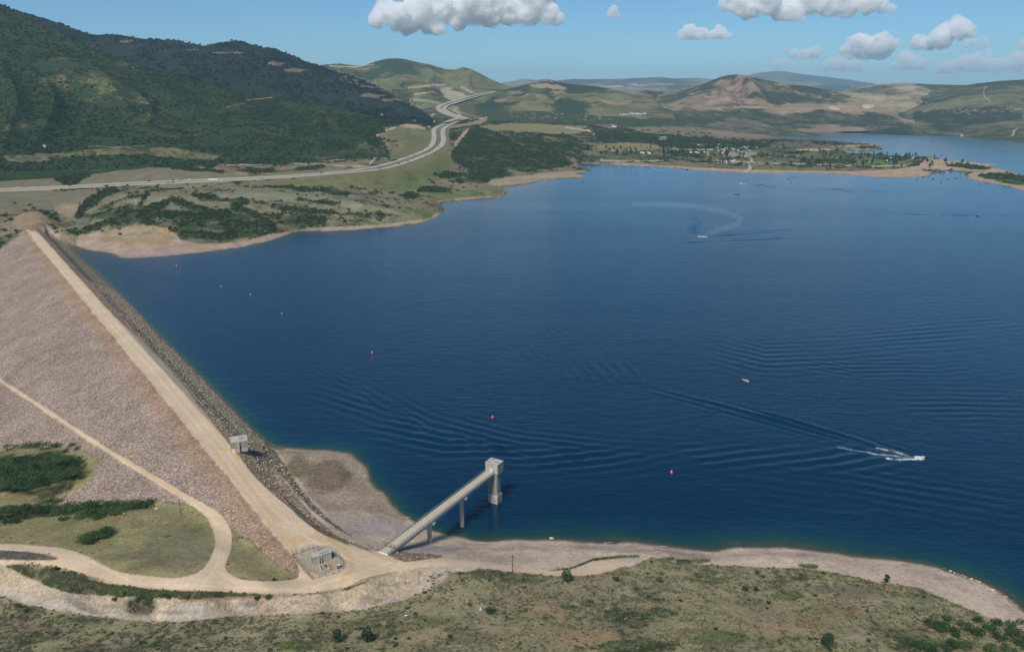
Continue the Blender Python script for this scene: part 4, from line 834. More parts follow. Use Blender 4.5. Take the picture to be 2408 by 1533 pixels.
def plant(u, v, h, kind, label, group=None, wide=1.0, name=None, cat=None, i=0):
    p = hit(u, v); tm, cm = PM[(kind, i % 3)]
    nm = name or {'juniper': 'juniper_tree', 'oak': 'oak_bush', 'lime': 'green_bush', 'gray': 'grey_bush'}[kind]
    t_ = thing(nm, label, cat or ('tree' if kind == 'juniper' else 'bush'), p, rnd.uniform(0, 6), group); t_.scale = (h * wide, h * wide * rnd.uniform(.85, 1.1), h)
    link('trunk' if kind == 'juniper' else 'stem', tm, parent=t_); link('crown' if kind == 'juniper' else 'foliage', cm, parent=t_); return t_
plant(1332, 1367, 6.2, 'juniper', 'dark green juniper standing alone beside the end of the shore track', wide=1.1)
plant(2085, 1369, 4.0, 'juniper', 'small pale juniper at the edge of the grass above the curving beach', i=1, wide=1.1)
plant(1948, 1522, 6.0, 'juniper', 'rounded juniper by the bare reddish patch near the bottom right', i=2, wide=1.2)
plant(864, 1508, 6.0, 'juniper', 'larger dark juniper of the pair at the bottom of the near slope', 'junipers at the bottom of the near slope', wide=1.2)
plant(793, 1510, 5.4, 'juniper', 'smaller grey green juniper of the pair at the bottom of the near slope', 'junipers at the bottom of the near slope', i=1, wide=1.2)
plant(1152, 1442, 2.6, 'oak', 'low dark bush beside the small white marker stone', wide=.9, i=1)
plant(1376, 1424, 3.0, 'gray', 'grey bush in the middle of the near slope beside yellow weeds', wide=1.0)
for k, (u, v, h, lb) in enumerate([(1752, 1389, 2.6, 'taller of two small dark bushes standing together on the near slope'), (1776, 1390, 2.2, 'shorter of two small dark bushes standing together on the near slope'), (1807, 1420, 1.8, 'small bush between bare patches right of the paired bushes'), (1551, 1368, 2.2, 'dark bush beside yellow green weeds on the upper slope'), (1448, 1366, 2.4, 'small bush just below the end of the shore track'), (1779, 1349, 2.2, 'small dark bush close to the beach above the paired bushes'), (1390, 1418, 1.8, 'low bush right of the grey bush on the slope'), (1935, 1350, 1.6, 'tiny bush at the grass edge by the beach')]):
    plant(u, v, h, 'oak', lb, 'small bushes on the near slope', wide=.7, i=k)
plant(292, 1398, 3.0, 'lime', 'bright yellow green bush on the brink of the rock cut', wide=1.1)
plant(133, 1342, 2.6, 'juniper', 'small dark juniper below the dirt road at the left', wide=1.2)
for k, (u, v) in enumerate([(330,1410),(395,1408),(270,1412),(440,1408),(630,1408),(605,1410),(45,1428),(62,1440)]):
    plant(u, v, 1.8, 'oak', 'small dark bush clinging to the rim of the rock cut', 'bushes along the rim of the rock cut', i=k, wide=.9)
for k, (u, v, h) in enumerate([(2190,1468,3.4),(2215,1480,3.8),(2245,1490,3.2),(2270,1475,3),(2300,1492,3.4),(2325,1478,3.2),(2352,1500,3.4),(2385,1490,3.8),(2400,1515,3.6),(2270,1520,3.2),(2330,1530,3.4),(2160,1520,2.6),(2140,1512,2.4),(2190,1532,2.6),(2240,1515,2.8),(2370,1535,3.2),(2300,1458,2.4),(2345,1465,2.6),(2410,1470,3),(2225,1455,2.4),(2375,1470,3)]):
    plant(u, v + 4, h, 'oak', 'leafy green bush in the thicket above the right end of the beach', 'bushes in the thicket by the right end of the beach', i=k, wide=1.0)
kn1 = [(25,1057,2.6),(60,1054,3),(85,1052,3),(110,1056,3),(135,1052,2.4),(168,1050,2),(20,1085,3.4),(50,1090,3.6),(80,1092,3.4),(105,1082,3.2),(130,1080,3.4),(155,1085,3),(175,1083,2.6),(180,1095,2.4),(10,1110,3.6),(35,1118,3.8),(62,1122,3.6),(90,1124,3.4),(115,1116,3.4),(140,1122,3.2),(165,1118,2.8),(185,1110,2.4),(12,1140,3.4),(40,1145,3.4),(70,1146,3.2),(100,1140,3),(128,1135,2.8),(-15,1100,3.6),(-10,1135,3.6),(55,1105,3),(120,1100,2.6)]
for k, (u, v, h) in enumerate(kn1): plant(u, v, h, 'oak', 'dark green oak bush in the thicket on the upper grassy knoll', 'oak thicket on the upper grassy knoll', i=k, wide=2.0)
kn2 = [(5,1215,3.4),(28,1208,3.4),(50,1204,3.2),(75,1202,3),(98,1206,3.2),(20,1228,2.6),(45,1224,2.6),(120,1200,2.6),(140,1206,3.2),(165,1203,3.4),(188,1198,3.4),(212,1196,3.2),(236,1193,3.2),(258,1196,3.2),(280,1194,3),(302,1194,3),(322,1192,3.2),(342,1190,3.4),(215,1210,3),(250,1207,3),(272,1208,2.8),(195,1216,2.6),(230,1218,2.4),(150,1222,2),(110,1178,2.6),(128,1183,2.4)]
for k, (u, v, h) in enumerate(kn2): plant(u, v, h, 'oak', 'dark green oak bush in the row along the foot of the riprap', 'row of oak bushes at the foot of the riprap', i=k, wide=1.9)
for k, (u, v, h) in enumerate([(200,1270,2.6),(213,1268,2.8),(228,1265,2.8),(242,1260,3.0),(253,1254,2.8),(207,1276,2.2)]):
    plant(u, v, h, 'oak', 'dark green bush in the lone clump in the middle of the grass knoll', 'lone clump on the grass knoll', i=k, wide=1.8)
mid = [(170,548,7),(180,552,7),(162,545,6),(188,548,5),(95,500,7),(110,505,8),(122,512,8),(132,518,8),(80,492,6),(70,485,6),(128,540,6),(122,532,6),(132,548,5),(10,510,6),(25,520,7),(10,545,7),(20,560,7),(38,545,5),(0,575,7),(60,498,5),(35,480,5),(280,540,5),(282,553,5),(262,532,4),(240,545,3.6),(305,500,4),(330,497,4),(372,437,5),(455,443,5),(440,436,5),(395,432,4),(300,438,5),(340,463,5),(322,455,6),(560,437,5),(580,440,5),(600,440,5),(700,459,5),(720,462,4),(745,463,5),(770,470,4),(800,476,4),(620,480,6),(560,490,5),(470,470,6),(820,495,5),(860,498,5),(900,505,5),(915,508,5),(640,530,6),(660,525,6),(700,524,5),(920,455,5),(940,462,6),(955,470,7),(965,460,7),(975,465,6),(930,472,5),(880,470,3),(910,470,4),(1010,425,6),(1020,432,6),(1035,420,6),(1060,428,6),(1080,432,6),(1070,418,6),(1100,425,6),(1120,440,5),(1090,442,5),(1180,420,5),(1160,400,6),(1250,412,5),(985,452,7),(1000,448,7),(1015,450,7),(1030,452,7),(1045,453,6),(1060,455,6),(1075,450,6),(1130,404,6),(1175,396,7),(330,480,5),(250,440,6),(232,450,6),(222,462,6),(210,475,7),(200,490,7),(190,505,6),(215,490,6)]
for k, (u, v, h) in enumerate(mid):
    if hit(u, v)[2] < .3: continue
    side = 'at the far end of the dam' if u < 195 else 'on the peninsula beyond the dam' if u < 900 else 'along the coves below the highway bend'
    plant(u, v, h * .72, 'oak', 'dark rounded oak bush standing out ' + side, 'oak bushes ' + side, i=k, wide=1.0)
print('plants', time.time() - T0)

# campground trees: single meshes, the parts are below a pixel
V, F = leafcloud(5, [(0, 0, .62, .26, .26, .36), (.05, .05, .4, .24, .24, .2)], 160, .08); mt1 = mesh_np('cottonwood', V, F, M_OAKF, False)
V, F = leafcloud(6, [(0, 0, .5, .12, .12, .48), (0, 0, .3, .17, .17, .25)], 140, .06); mt2 = mesh_np('poplar', V, F, M_JUN, False)
tw = MB(); tw.tube((0, 0, -.2), (0, 0, .5), .03, .015, 5)
for m in (mt1, mt2):
    import bmesh
    bm = bmesh.new(); bm.from_mesh(m); bm.from_mesh(tw.mesh('t', M_BARK)); bm.to_mesh(m); bm.free()
camp = [(1360,1500,352,366,26),(1500,1620,358,372,22),(1600,1760,335,352,34),(1600,1750,350,376,46),(1760,1850,340,372,28),(1850,1980,350,382,22),(1950,2060,352,366,26),(2020,2120,366,390,40),(2060,2210,362,378,44),(1880,1960,375,392,18),(1640,1720,378,392,14),(2100,2200,378,396,10),(1500,1600,340,358,12)]
nt = 0
for (u0, u1, v0, v1, n) in camp:
    for _ in range(n):
        u, v = rnd.uniform(u0, u1), rnd.uniform(v0, v1); p = hit(u, v)
        if p.z < 1.2: continue
        k = rnd.random() < .6; h = rnd.uniform(8, 15)
        o = link('broadleaf_tree' if k else 'poplar_tree', mt1 if k else mt2, loc=p, label=('round leafy tree among the campground trees on the far peninsula' if k else 'slim pointed tree among the campground trees on the far peninsula'), cat='tree', group='trees of the campground'); o.scale = (h, h, h); o.rotation_euler = (0, 0, rnd.uniform(0, 6)); nt += 1
for k, (u, v, h) in enumerate([(2222,385,16),(2262,386,13),(2238,388,9),(2250,389,8),(2275,388,9),(2225,389,9),(2300,398,9),(2190,385,9)]):
    o = link('broadleaf_tree', mt1, loc=hit(u, v), label='tree at the tip of the far peninsula beyond the campground', cat='tree', group='trees at the tip of the peninsula'); o.scale = (h, h, h)
for k in range(60):   # conifers on the skyline ridge
    u = rnd.choice([rnd.uniform(60, 250), rnd.uniform(220, 420), rnd.uniform(400, 650), rnd.uniform(640, 760)]); i = int(np.clip(np.interp(u, B.u[240 if False else int(B.X.shape[0] * .755)], np.arange(B.X.shape[1])), 0, B.X.shape[1] - 1)); q = int(B.X.shape[0] * 1.04 / 1.41)
    p = (B.X[q, i], B.Y[q, i], B.Z[q, i] - 1); o = link('conifer_tree', mt2, loc=p, label='dark conifer on the skyline of the wooded ridge', cat='tree', group='conifers on the skyline ridge'); h = rnd.uniform(7, 15); o.scale = (h * 1.5, h * 1.5, h)
print('trees', nt, time.time() - T0)
exec_later = None

# ---------------------------------------------------------------- highway
def catmull(P, n=10):
    P = [Vector(p) for p in P]; out = []
    for i in range(len(P) - 1):
        a, b, c, d_ = P[max(i - 1, 0)], P[i], P[i + 1], P[min(i + 2, len(P) - 1)]
        for k in range(n):
            t = k / n; out.append(.5 * ((2 * b) + (c - a) * t + (2 * a - 5 * b + 4 * c - d_) * t * t + (3 * b - 3 * c + d_ - a) * t ** 3))
    return out + [P[-1]]
def ribbon(name, P, w, mat, lift=.5, **kw):
    C = catmull(P, 10); V = []; C = [Vector((c.x, c.y, c.z)) for c in C]
    zs = np.array([c.z for c in C]); k = np.ones(9) / 9; zs = np.convolve(np.pad(zs, 4, mode='edge'), k, 'valid')
    for i, c in enumerate(C):
        d = (C[min(i + 1, len(C) - 1)] - C[max(i - 1, 0)]); d.z = 0; d.normalize(); n = Vector((d.y, -d.x, 0)); z = zs[i] + lift
        for s in (-.5, -.46, .46, .5):
            q = c + n * s * w; V.append((q.x, q.y, z if abs(s) < .48 else z - 2.5))
    F = [(4 * i + j, 4 * i + 4 + j, 4 * i + 5 + j, 4 * i + 1 + j) for i in range(len(C) - 1) for j in range(3)]
    return link(name, mesh_np(name, V, [f[::-1] for f in F], mat, False), **kw), [Vector((c.x, c.y, z + lift)) for c, z in zip(C, zs)]
def place_line(L): return [Vector(gray(u, v, H)) for u, v in L]
UP_ = [(-260,457),(-120,451),(0,445.5),(150,439),(300,431),(482,423),(668,414.5),(803,404),(886,393),(952,373),(996,356.5),(1016,341),(1021,322),(1020,307),(1030,298.5),(1049,291)]
LO_ = [(-260,463),(-120,456),(0,450.5),(150,444),(300,436),(482,428),(668,418.5),(803,408),(903,397.5),(962,381),(1009,362.5),(1036,345.5),(1043,330),(1041,314),(1044,303),(1058,294),(1078,285)]
NB_ = [(1049,291),(1066,284),(1078,280),(1066,276),(1046,269),(1033,261),(1032,254),(1043,247.5),(1068,239.5),(1093,232),(1123,224.5),(1163,217)]
NC2_ = [(1078,285),(1096,281),(1084,277),(1066,272),(1050,264),(1044,257),(1053,249.5),(1073,243),(1098,235),(1128,227),(1163,218.6)]
roads = []
hw1, c1 = ribbon('highway', place_line(UP), 15, M_ASPH, 1.2, kind='structure', label='upper carriageway of the highway along the hillside')
hw2, c2 = ribbon('highway', place_line(LO), 15, M_ASPH, 1.2, kind='structure', label='lower carriageway of the highway along the hillside')
for L in (NB, NC2): ribbon('highway', [hit(u, v) for u, v in L], 26, M_ASPH, 5.0, kind='structure', label='highway winding up to the pass beyond the interchange')
def edge_lines(C, w):
    V = []; F = []
    for s in (-.36, .36, 0.0):
        b = len(V)
        for i, c in enumerate(C):
            d = (C[min(i + 1, len(C) - 1)] - C[max(i - 1, 0)]); d.z = 0; d.normalize(); n = Vector((d.y, -d.x, 0))
            for e in (-.12, .12): q = c + n * (s * w + e); V.append((q.x, q.y, q.z + .01))
        for i in range(len(C) - 1):
            if s == 0.0 and i % 2: continue
            F.append((b + 2 * i, b + 2 * i + 1, b + 2 * i + 3, b + 2 * i + 2))
    return V, F
for C in (c1, c2):
    V, F = edge_lines(C, 15); link('highway_markings', mesh_np('lane_markings', V, F, M_LINE, False), kind='structure')
# ---------------------------------------------------------------- vehicles
def paint(name, c): return simple(name, c, .3, .04, 2, .1, .5)
PAINT = {'white': paint('white_car_paint', (.78, .78, .78)), 'silver': paint('silver_car_paint', (.45, .46, .48)), 'dark': paint('dark_car_paint', (.03, .03, .035)), 'red': paint('red_car_paint', (.45, .03, .02)), 'blue': paint('blue_car_paint', (.03, .12, .55))}
def car_mesh(col, suv=False):
    m = MB(); L, Wd_, hh = 4.7, 1.85, (1.0 if suv else .8)
    pr = [(-2.35, .35), (-2.35, .9), (-2.2, hh + .05), (-1.2, hh + .12), (.9, hh + .1), (2.2, hh - .1), (2.35, .55), (2.35, .35)]
    for yy in (-Wd_ / 2, Wd_ / 2): m.V += [(x, yy, z) for x, z in pr]
    n = len(pr); m.F += [tuple(range(n)), tuple(range(2 * n - 1, n - 1, -1))] + [(i, n + i, n + (i + 1) % n, (i + 1) % n) for i in range(n)]; m.M += [0] * (n + 2)
    top = hh + .68; b = len(m.V); x0, x1 = (-2.1, .9) if suv else (-1.5, .8)
    m.mi = 1; m.add([(x0, -.85, hh + .05), (x1, -.85, hh + .05), (x1, .85, hh + .05), (x0, .85, hh + .05), (x0 + .35, -.68, top), (x1 - .7, -.68, top), (x1 - .7, .68, top), (x0 + .35, .68, top)], [(0, 1, 5, 4), (1, 2, 6, 5), (2, 3, 7, 6), (3, 0, 4, 7)])
    m.mi = 0; m.add([(x0 + .33, -.7, top), (x1 - .68, -.7, top), (x1 - .68, .7, top), (x0 + .33, .7, top), (x0 + .4, -.6, top + .05), (x1 - .75, -.6, top + .05), (x1 - .75, .6, top + .05), (x0 + .4, .6, top + .05)], [(4, 5, 6, 7), (0, 1, 5, 4), (1, 2, 6, 5), (2, 3, 7, 6), (3, 0, 4, 7)])
    m.mi = 1
    for x in (-1.45, 1.45):
        for y in (-.8, .8): m.tube((x, y - .12, .33), (x, y + .12, .33), .33, .33, 10)
    return m.mesh('car_' + col, [PAINT[col], M_BLACK])
CARM = {c: car_mesh(c, c in ('white', 'dark')) for c in PAINT}
m = MB(); m.box(-8, 5, -1.3, 1.3, 1.1, 4.0); m.box(5.5, 8, -1.2, 1.2, .6, 3.4, .3); m.mi = 1
for x in (-7, -5.8, 4, 6.8):
    for y in (-1.05, 1.05): m.tube((x, y - .2, .5), (x, y + .2, .5), .5, .5, 10)
TRUCK = m.mesh('semi_truck', [PAINT['white'], M_BLACK])
def car(u, v, col, C, label, mesh=None, name='car', s=1.15):
    p = hit(u, v); k = min(range(len(C)), key=lambda i: (C[i] - p).length); c = C[k]; d = C[min(k + 1, len(C) - 1)] - C[max(k - 1, 0)]
    n = Vector((d.y, -d.x, 0)).normalized(); side = rnd.choice((-2.4, 1.6))
    o = link(name, mesh or CARM[col], loc=c + n * side + Vector((0, 0, .02)), label=label, cat=name.replace('_', ' '), group='vehicles on the highway'); o.rotation_euler = (0, 0, math.atan2(d.y, d.x)); o.scale = (s, s, s)
for u, v, c, C, lb in [(49,441,'white',c1,'white car leading the pair at the far left of the highway'),(64,441,'silver',c1,'silver car just behind the leftmost white car on the highway'),(92,438,'silver',c1,'faint silver car alone right of the leftmost pair on the highway'),(173,434,'dark',c1,'dark car on the highway above the riprap gully'),(348,427,'dark',c1,'dark car on the upper carriageway ahead of the red car'),(405,425,'dark',c1,'dark car on the upper carriageway level with another dark car below'),(403,431,'dark',c2,'dark car on the lower carriageway below another dark car'),(428,423,'red',c1,'red car on the highway between dark and white cars'),(445,422,'white',c1,'white car right behind the red car'),(529,425,'white',c2,'white pickup towing behind the long white trailer'),(611,417,'blue',c2,'bright blue car on the straight part of the highway'),(694,411,'silver',c1,'silver car beside the white car before the highway bend'),(701,410,'white',c1,'white car beside a silver car before the highway bend'),(760,408,'dark',c1,'dark car alone where the highway starts to bend'),(883,393,'white',c1,'white car on the inner lane at the start of the bend'),(909,388,'white',c1,'second white car in the bend of the highway'),(820,403,'silver',c1,'silver car near the power pole by the bend')]:
    car(u, v, c, C, lb)
car(508, 425, 'white', c2, 'long white truck on the lower carriageway', TRUCK, 'semi_truck', 1.0)
for u, v, C in [(944,387,c2),(965,380,c2),(959,371,c1),(998,366,c2),(1010,361,c2),(1016,357,c2),(1011,347,c1),(998,356,c1),(1033,349,c2),(1042,338,c2),(1019,327,c1),(1022,324,c1),(1042,322,c2),(890,399,c2),(975,366,c1)]:
    car(u, v, 'dark', C, 'small dark car on the climbing curve of the highway')
# ---------------------------------------------------------------- intake bridge and tower
DZ = 17.4
P0 = (bp(891, 1297, DZ) + bp(911, 1304, DZ)) / 2; P1 = (bp(1141, 1108, DZ) + bp(1164, 1111, DZ)) / 2
dv = Vector((P1[0] - P0[0], P1[1] - P0[1], 0)); BL = dv.length; ang = math.atan2(dv.y, dv.x)
br = thing('footbridge', 'long narrow access bridge from the dam to the intake tower', 'bridge', (P0[0], P0[1], DZ), ang)
HW = 2.4
m = MB(); m.box(-.3, BL, -HW, HW, -.22, 0); m.obj('deck', M_DECK, br)
m = MB(); m.box(-.45, .3, -HW, HW, .004, .05); m.obj('threshold', M_WHITE, br)
for s in (-1, 1):
    m = MB(); m.box(0, BL, s * (HW - .35) - .25, s * (HW - .35) + .25, -1.35, -.224); m.box(0, BL, s * (HW - .35) - .42, s * (HW - .35) + .42, -1.45, -1.352); m.obj('girder', M_STEEL, br)
    m = MB(); m.box(0, BL, s * HW - .09 + .1 * s, s * HW + .09 + .1 * s, -.3, .18); m.obj('kerb', M_STEEL, br)
    rl = MB()
    for k in range(int(BL / 2.2) + 1): rl.box(k * 2.2, k * 2.2 + .13, s * (HW + .05) - .07, s * (HW + .05) + .07, .18, 1.15)
    rr_ = rl.obj('railing', M_DSTEEL, br)
    m = MB()
    for z in (.62, 1.15): m.tube((0, s * (HW + .05), z), (BL, s * (HW + .05), z), .065, .065, 6)
    m.obj('rail', M_STEEL if s > 0 else M_DSTEEL, rr_)
m = MB()
for x in (4.5,):
    for y in (-HW, -HW / 3, HW / 3, HW): m.tube((x, y, 0), (x, y, 2.3), .06, .06, 6)
    for z in (.25, 1.2, 2.2): m.tube((x, -HW - 1.2, z), (x, HW + 1.8, z), .04, .04, 6)
    for y in np.arange(-HW - 1.2, HW + 1.8, .4): m.tube((x, y, .1), (x, y, 2.2), .016, .016, 4)
m.obj('entrance_gate', M_DSTEEL, br)
m = MB(); m.box(4.42, 4.46, .2, .9, 1.2, 1.9); m.obj('warning_plate', simple('yellow_plate', (.6, .42, .03), .5, .05), br)
for uu, vv, zb in ((997, 1278, 3.5), (1080, 1235, -2)):
    q = bp(uu, vv, max(zb, 0)); L_ = (Vector((q[0], q[1], 0)) - Vector((P0[0], P0[1], 0))).dot(dv) / BL
    pm = MB(); pm.tube((L_, 0, zb - DZ - 2), (L_, 0, -2.3), 1.05, 1.05, 20); pr_ = pm.obj('pier', M_CONC, br, smooth=False)
    m = MB(); m.box(L_ - .8, L_ + .8, -3.0, 3.0, -2.3, -1.452); m.obj('pier_cap', M_CONCR, pr_)
for s in (-1, 1):
    m = MB(); m.box(-1.4, -.46, s * 3.0 - 2.2, s * 3.0 + 2.2, -1.5, -.25) if False else m.box(-.9, -.5, s * 4.4 - 1.8, s * 4.4 + 1.8, -1.2, .15); m.obj('abutment_wall', M_CONC, br)
tw_ = thing('intake_tower', 'concrete intake tower with a boxy gatehouse standing in the lake', 'tower', (P1[0], P1[1], 0), ang)
Y0, Y1, DP = 2.75, -4.3, 5.6     # local y positive is to the left of the bridge axis
m = MB(); m.box(.06, DP, Y1, Y0, DZ - .7, DZ + 4.5); hs = m.obj('gatehouse', M_CONC, tw_)
m = MB(); m.box(-.06, DP + .12, Y1 - .12, Y0 + .12, DZ + 4.502, DZ + 4.85); m.obj('roof_slab', M_CONCR, tw_)
for x, y in ((1.2, 1.5), (4.3, 1.3), (2.6, -2.4)):
    m = MB(); m.box(x - .55, x + .55, y - .85, y + .85, DZ + 4.854, DZ + 5.05); ht = m.obj('roof_hatch', M_DSTEEL, tw_); m = MB(); m.box(x - .5, x + .5, y - .8, y + .8, DZ + 5.052, DZ + 5.12); m.obj('hatch_lid', M_GLASSP, ht)
m = MB(); m.box(0, .055, -1.3, .1, DZ + .02, DZ + 2.35); m.obj('door', simple('pale_blue_door', (.50, .62, .72), .5, .03), tw_)
m = MB(); m.box(1.5, 2.0, Y1 - .03, Y1 - .004, DZ + 3, DZ + 3.7); m.box(3.4, 3.8, Y1 - .03, Y1 - .004, DZ + 3, DZ + 3.8); m.obj('vent', M_BLACK, tw_)
m = MB()
for k in range(7): x = 1.6 + k * .42; m.add([(x, Y1 - .02, DZ + .35 + .12 * (k % 2)), (x + .34, Y1 - .02, DZ + .4), (x + .36, Y1 - .02, DZ + .95), (x + .05, Y1 - .02, DZ + 1.0 + .15 * (k % 3))], [(0, 1, 2, 3)])
m.obj('graffiti', M_GRAF, tw_)
m = MB(); m.box(.5, 3.9, -3.5, 1.5, -14, DZ - .702); m.obj('shaft', M_CONCD, tw_)
m = MB(); m.add([(.3, -3.9, -14), (5.2, -3.9, -14), (5.2, 1.6, -14), (.3, 1.6, -14), (.3, -3.9, 4.2), (5.2, -3.9, 4.2), (5.2, 1.6, 4.2), (.3, 1.6, 4.2), (.9, -3.52, 6.2), (3.95, -3.52, 6.2), (3.95, 1.52, 6.2), (.9, 1.52, 6.2)],
    [(0, 1, 5, 4), (1, 2, 6, 5), (2, 3, 7, 6), (3, 0, 4, 7), (4, 5, 9, 8), (5, 6, 10, 9), (6, 7, 11, 10), (7, 4, 8, 11), (8, 9, 10, 11)]); m.obj('footing', M_CONC, tw_)
m = MB()
for y in (.0,): pass
for x in (1.1, 1.7, 2.7, 3.4): m.box(x - .07, x + .07, -3.72, -3.52, 6.3, DZ - .72)
for z in np.arange(7, 16.4, .8): m.box(1.1, 1.7, -3.7, -3.6, z, z + .08)
m.obj('guide_rails', M_STEEL, tw_)
print('bridge', time.time() - T0)
# ---------------------------------------------------------------- valve hut on the crest
hp = bp(545, 1065, CZ)
hu = thing('concrete_hut', 'square concrete hut beside the crest road of the dam', 'building', (hp[0], hp[1], CZ), R_(22))
m = MB(); m.box(0, 8.2, 0, 7, -.3, 2.6); m.obj('base_walls', M_CONC, hu); m = MB(); m.box(.3, 7.0, 1.6, 6.2, -9, -.304); m.obj('foundation', M_CONCD, hu)
m = MB(); m.box(-.25, 8.45, -.25, 7.25, 2.604, 5.6); m.obj('upper_walls', M_CONCD, hu)
m = MB(); m.box(-.3, 8.5, -.3, 7.3, 5.604, 5.9); m.mi = 0; m.obj('roof', M_CONCR, hu)
m = MB(); m.box(-.3, 8.5, -.3, -.1, 5.904, 6.15); m.box(-.3, 8.5, 7.1, 7.3, 5.904, 6.15); m.box(-.3, -.1, -.098, 7.098, 5.904, 6.15); m.box(8.3, 8.5, -.098, 7.098, 5.904, 6.15); m.obj('parapet', M_CONC, hu)
m = MB(); m.box(4.2, 6.2, 2.6, 5.2, 5.904, 6.2); sk = m.obj('skylight', M_DSTEEL, hu); m = MB(); m.box(4.15, 6.25, 2.55, 5.25, 6.204, 6.3); m.obj('skylight_lid', M_GLASSP, sk)
m = MB(); m.box(3.6, 4.2, -.6, -.26, -.5, 5.3); m.obj('buttress', M_CONCR, hu); m = MB(); m.box(4.24, 4.75, -.30, -.255, -.3, 5.2); m.obj('slot', M_BLACK, hu)
m = MB(); m.box(.35, 1.45, -.06, -.004, 0, 2.2); m.obj('door', M_WHITE, hu)
m = MB(); m.box(4.8, 8.1, -.05, -.004, .3, 2.4); m.box(1.6, 3.5, -.05, -.004, .3, 2.3); m.obj('wall_panel', M_CONCR, hu)
m = MB(); m.box(-.3, -.255, 4.4, 5.0, 3.4, 4.2); m.obj('vent', M_BLACK, hu)
# ---------------------------------------------------------------- fenced compound
gp = bp(737.6, 1329.5, 18.0)
gh = thing('valve_house', 'low concrete valve house with a grey roof hatch inside the fence', 'building', (gp[0], gp[1], 18.0), R_(33))
m = MB(); m.box(0, 7.6, 0, .25, -1, 3.3); m.box(0, 7.6, 3.0, 3.25, -1, 3.3); m.box(7.35, 7.598, .252, 2.998, -1, 3.3); m.box(2.2, 2.4, .252, 2.998, -1, 3.3); m.box(.002, .25, .252, .8, -1, 3.3); m.box(.002, .25, 2.7, 2.998, -1, 3.3); m.obj('walls', M_CONC, gh)
m = MB(); m.box(-.15, 7.75, -.15, 3.4, 3.304, 3.55); m.obj('roof', M_CONCR, gh)
m = MB(); m.box(-.15, 7.75, -.15, .02, 3.554, 3.75); m.box(-.15, 7.75, 3.23, 3.4, 3.554, 3.75); m.box(-.15, .02, .022, 3.228, 3.554, 3.75); m.box(7.58, 7.75, .022, 3.228, 3.554, 3.75); m.obj('parapet', M_CONCR, gh)
m = MB(); m.box(3.2, 6.9, 1.0, 2.3, 3.554, 3.8); sk = m.obj('roof_hatch', M_DSTEEL, gh); m = MB(); m.box(3.15, 6.95, .95, 2.35, 3.804, 3.9); m.obj('hatch_lid', M_GLASSP, sk)
m = MB(); m.box(2.1, 2.5, -.5, -.004, -.3, 3.4); m.box(3.0, 3.3, -.5, -.004, -.3, 3.4); m.obj('buttress', M_CONC, gh); m = MB(); m.box(2.52, 2.98, -.05, -.004, 0, 3.2); m.obj('slot', M_BLACK, gh)
bpn = bp(756.7, 1341.5, 19.6)
ba = thing('concrete_basin', 'open topped concrete basin in front of the valve house', 'basin', (bpn[0], bpn[1], 18.0), R_(30))
m = MB(); m.box(0, 3.5, 0, .3, -1, 1.6); m.box(0, 3.5, 4.0, 4.3, -1, 1.6); m.box(0, .3, .302, 3.998, -1, 1.6); m.box(3.2, 3.5, .302, 3.998, -1, 1.6); m.obj('walls', M_CONCR, ba)
m = MB(); m.box(.302, 3.198, .302, 3.998, -.5, .25); m.obj('gravel_floor', M_TANW, ba); m = MB(); m.box(2.4, 2.9, 3.2, 3.7, .254, 1.5); m.obj('valve_box', simple('green_box', (.06, .11, .08), .6, .1), ba)
pp = bp(797, 1338.5, 18.0)
pt = thing('portable_toilet', 'dark blue portable toilet with a grey roof inside the fence', 'toilet', (pp[0], pp[1], 18.0), R_(30))
m = MB(); m.box(-.6, .6, -.6, .6, 0, 2.1); m.obj('cabin', M_NAVY, pt); m = MB(); m.box(-.66, .66, -.66, .66, 2.104, 2.35, .12); m.obj('roof', simple('grey_plastic', (.45, .47, .5), .5, .05), pt)
m = MB(); m.box(-.35, .4, -.64, -.604, .1, 1.95); dr = m.obj('door', simple('blue_door', (.05, .09, .15), .4, .1), pt); m = MB(); m.box(-.1, .2, -.66, -.644, 1.4, 1.7); m.box(-.1, .25, -.66, -.644, .3, .6); m.obj('notice', M_WHITE, dr)
fz = [(310,485),(510,405),(695,335),(845,300),(1010,350),(1145,395),(1305,450),(1460,515),(1590,580),(1720,655),(1812,745),(1845,830),(1835,905),(1810,990),(1680,1100),(1500,1170),(1255,1225),(1055,1265),(825,1315),(750,1215),(680,1130),(605,1050),(530,960),(455,860),(380,770),(310,690),(240,600),(175,490)]
fp = [bp((840 + a / 10.95) / 1.2458, (1580 + b / 10.95) / 1.2458, 18.0) for a, b in fz]
fc_ = np.mean(fp, axis=0)
fn = thing('chain_link_fence', 'brown post chain link fence enclosing the valve compound', 'fence', (fc_[0], fc_[1], 18.0))
M_POST = simple('rusty_post', (.16, .11, .085), .8, .2); M_MESH = simple('fence_wire', (.22, .21, .19), .6, .1)
for p in fp:
    x, y = p[0] - fc_[0], p[1] - fc_[1]; m = MB(); m.tube((x, y, -.3), (x, y, 2.15), .085, .085, 8); m.tube((x, y, -.3), (x, y, .12), .2, .2, 8); m.obj('post', M_POST, fn)
m = MB()
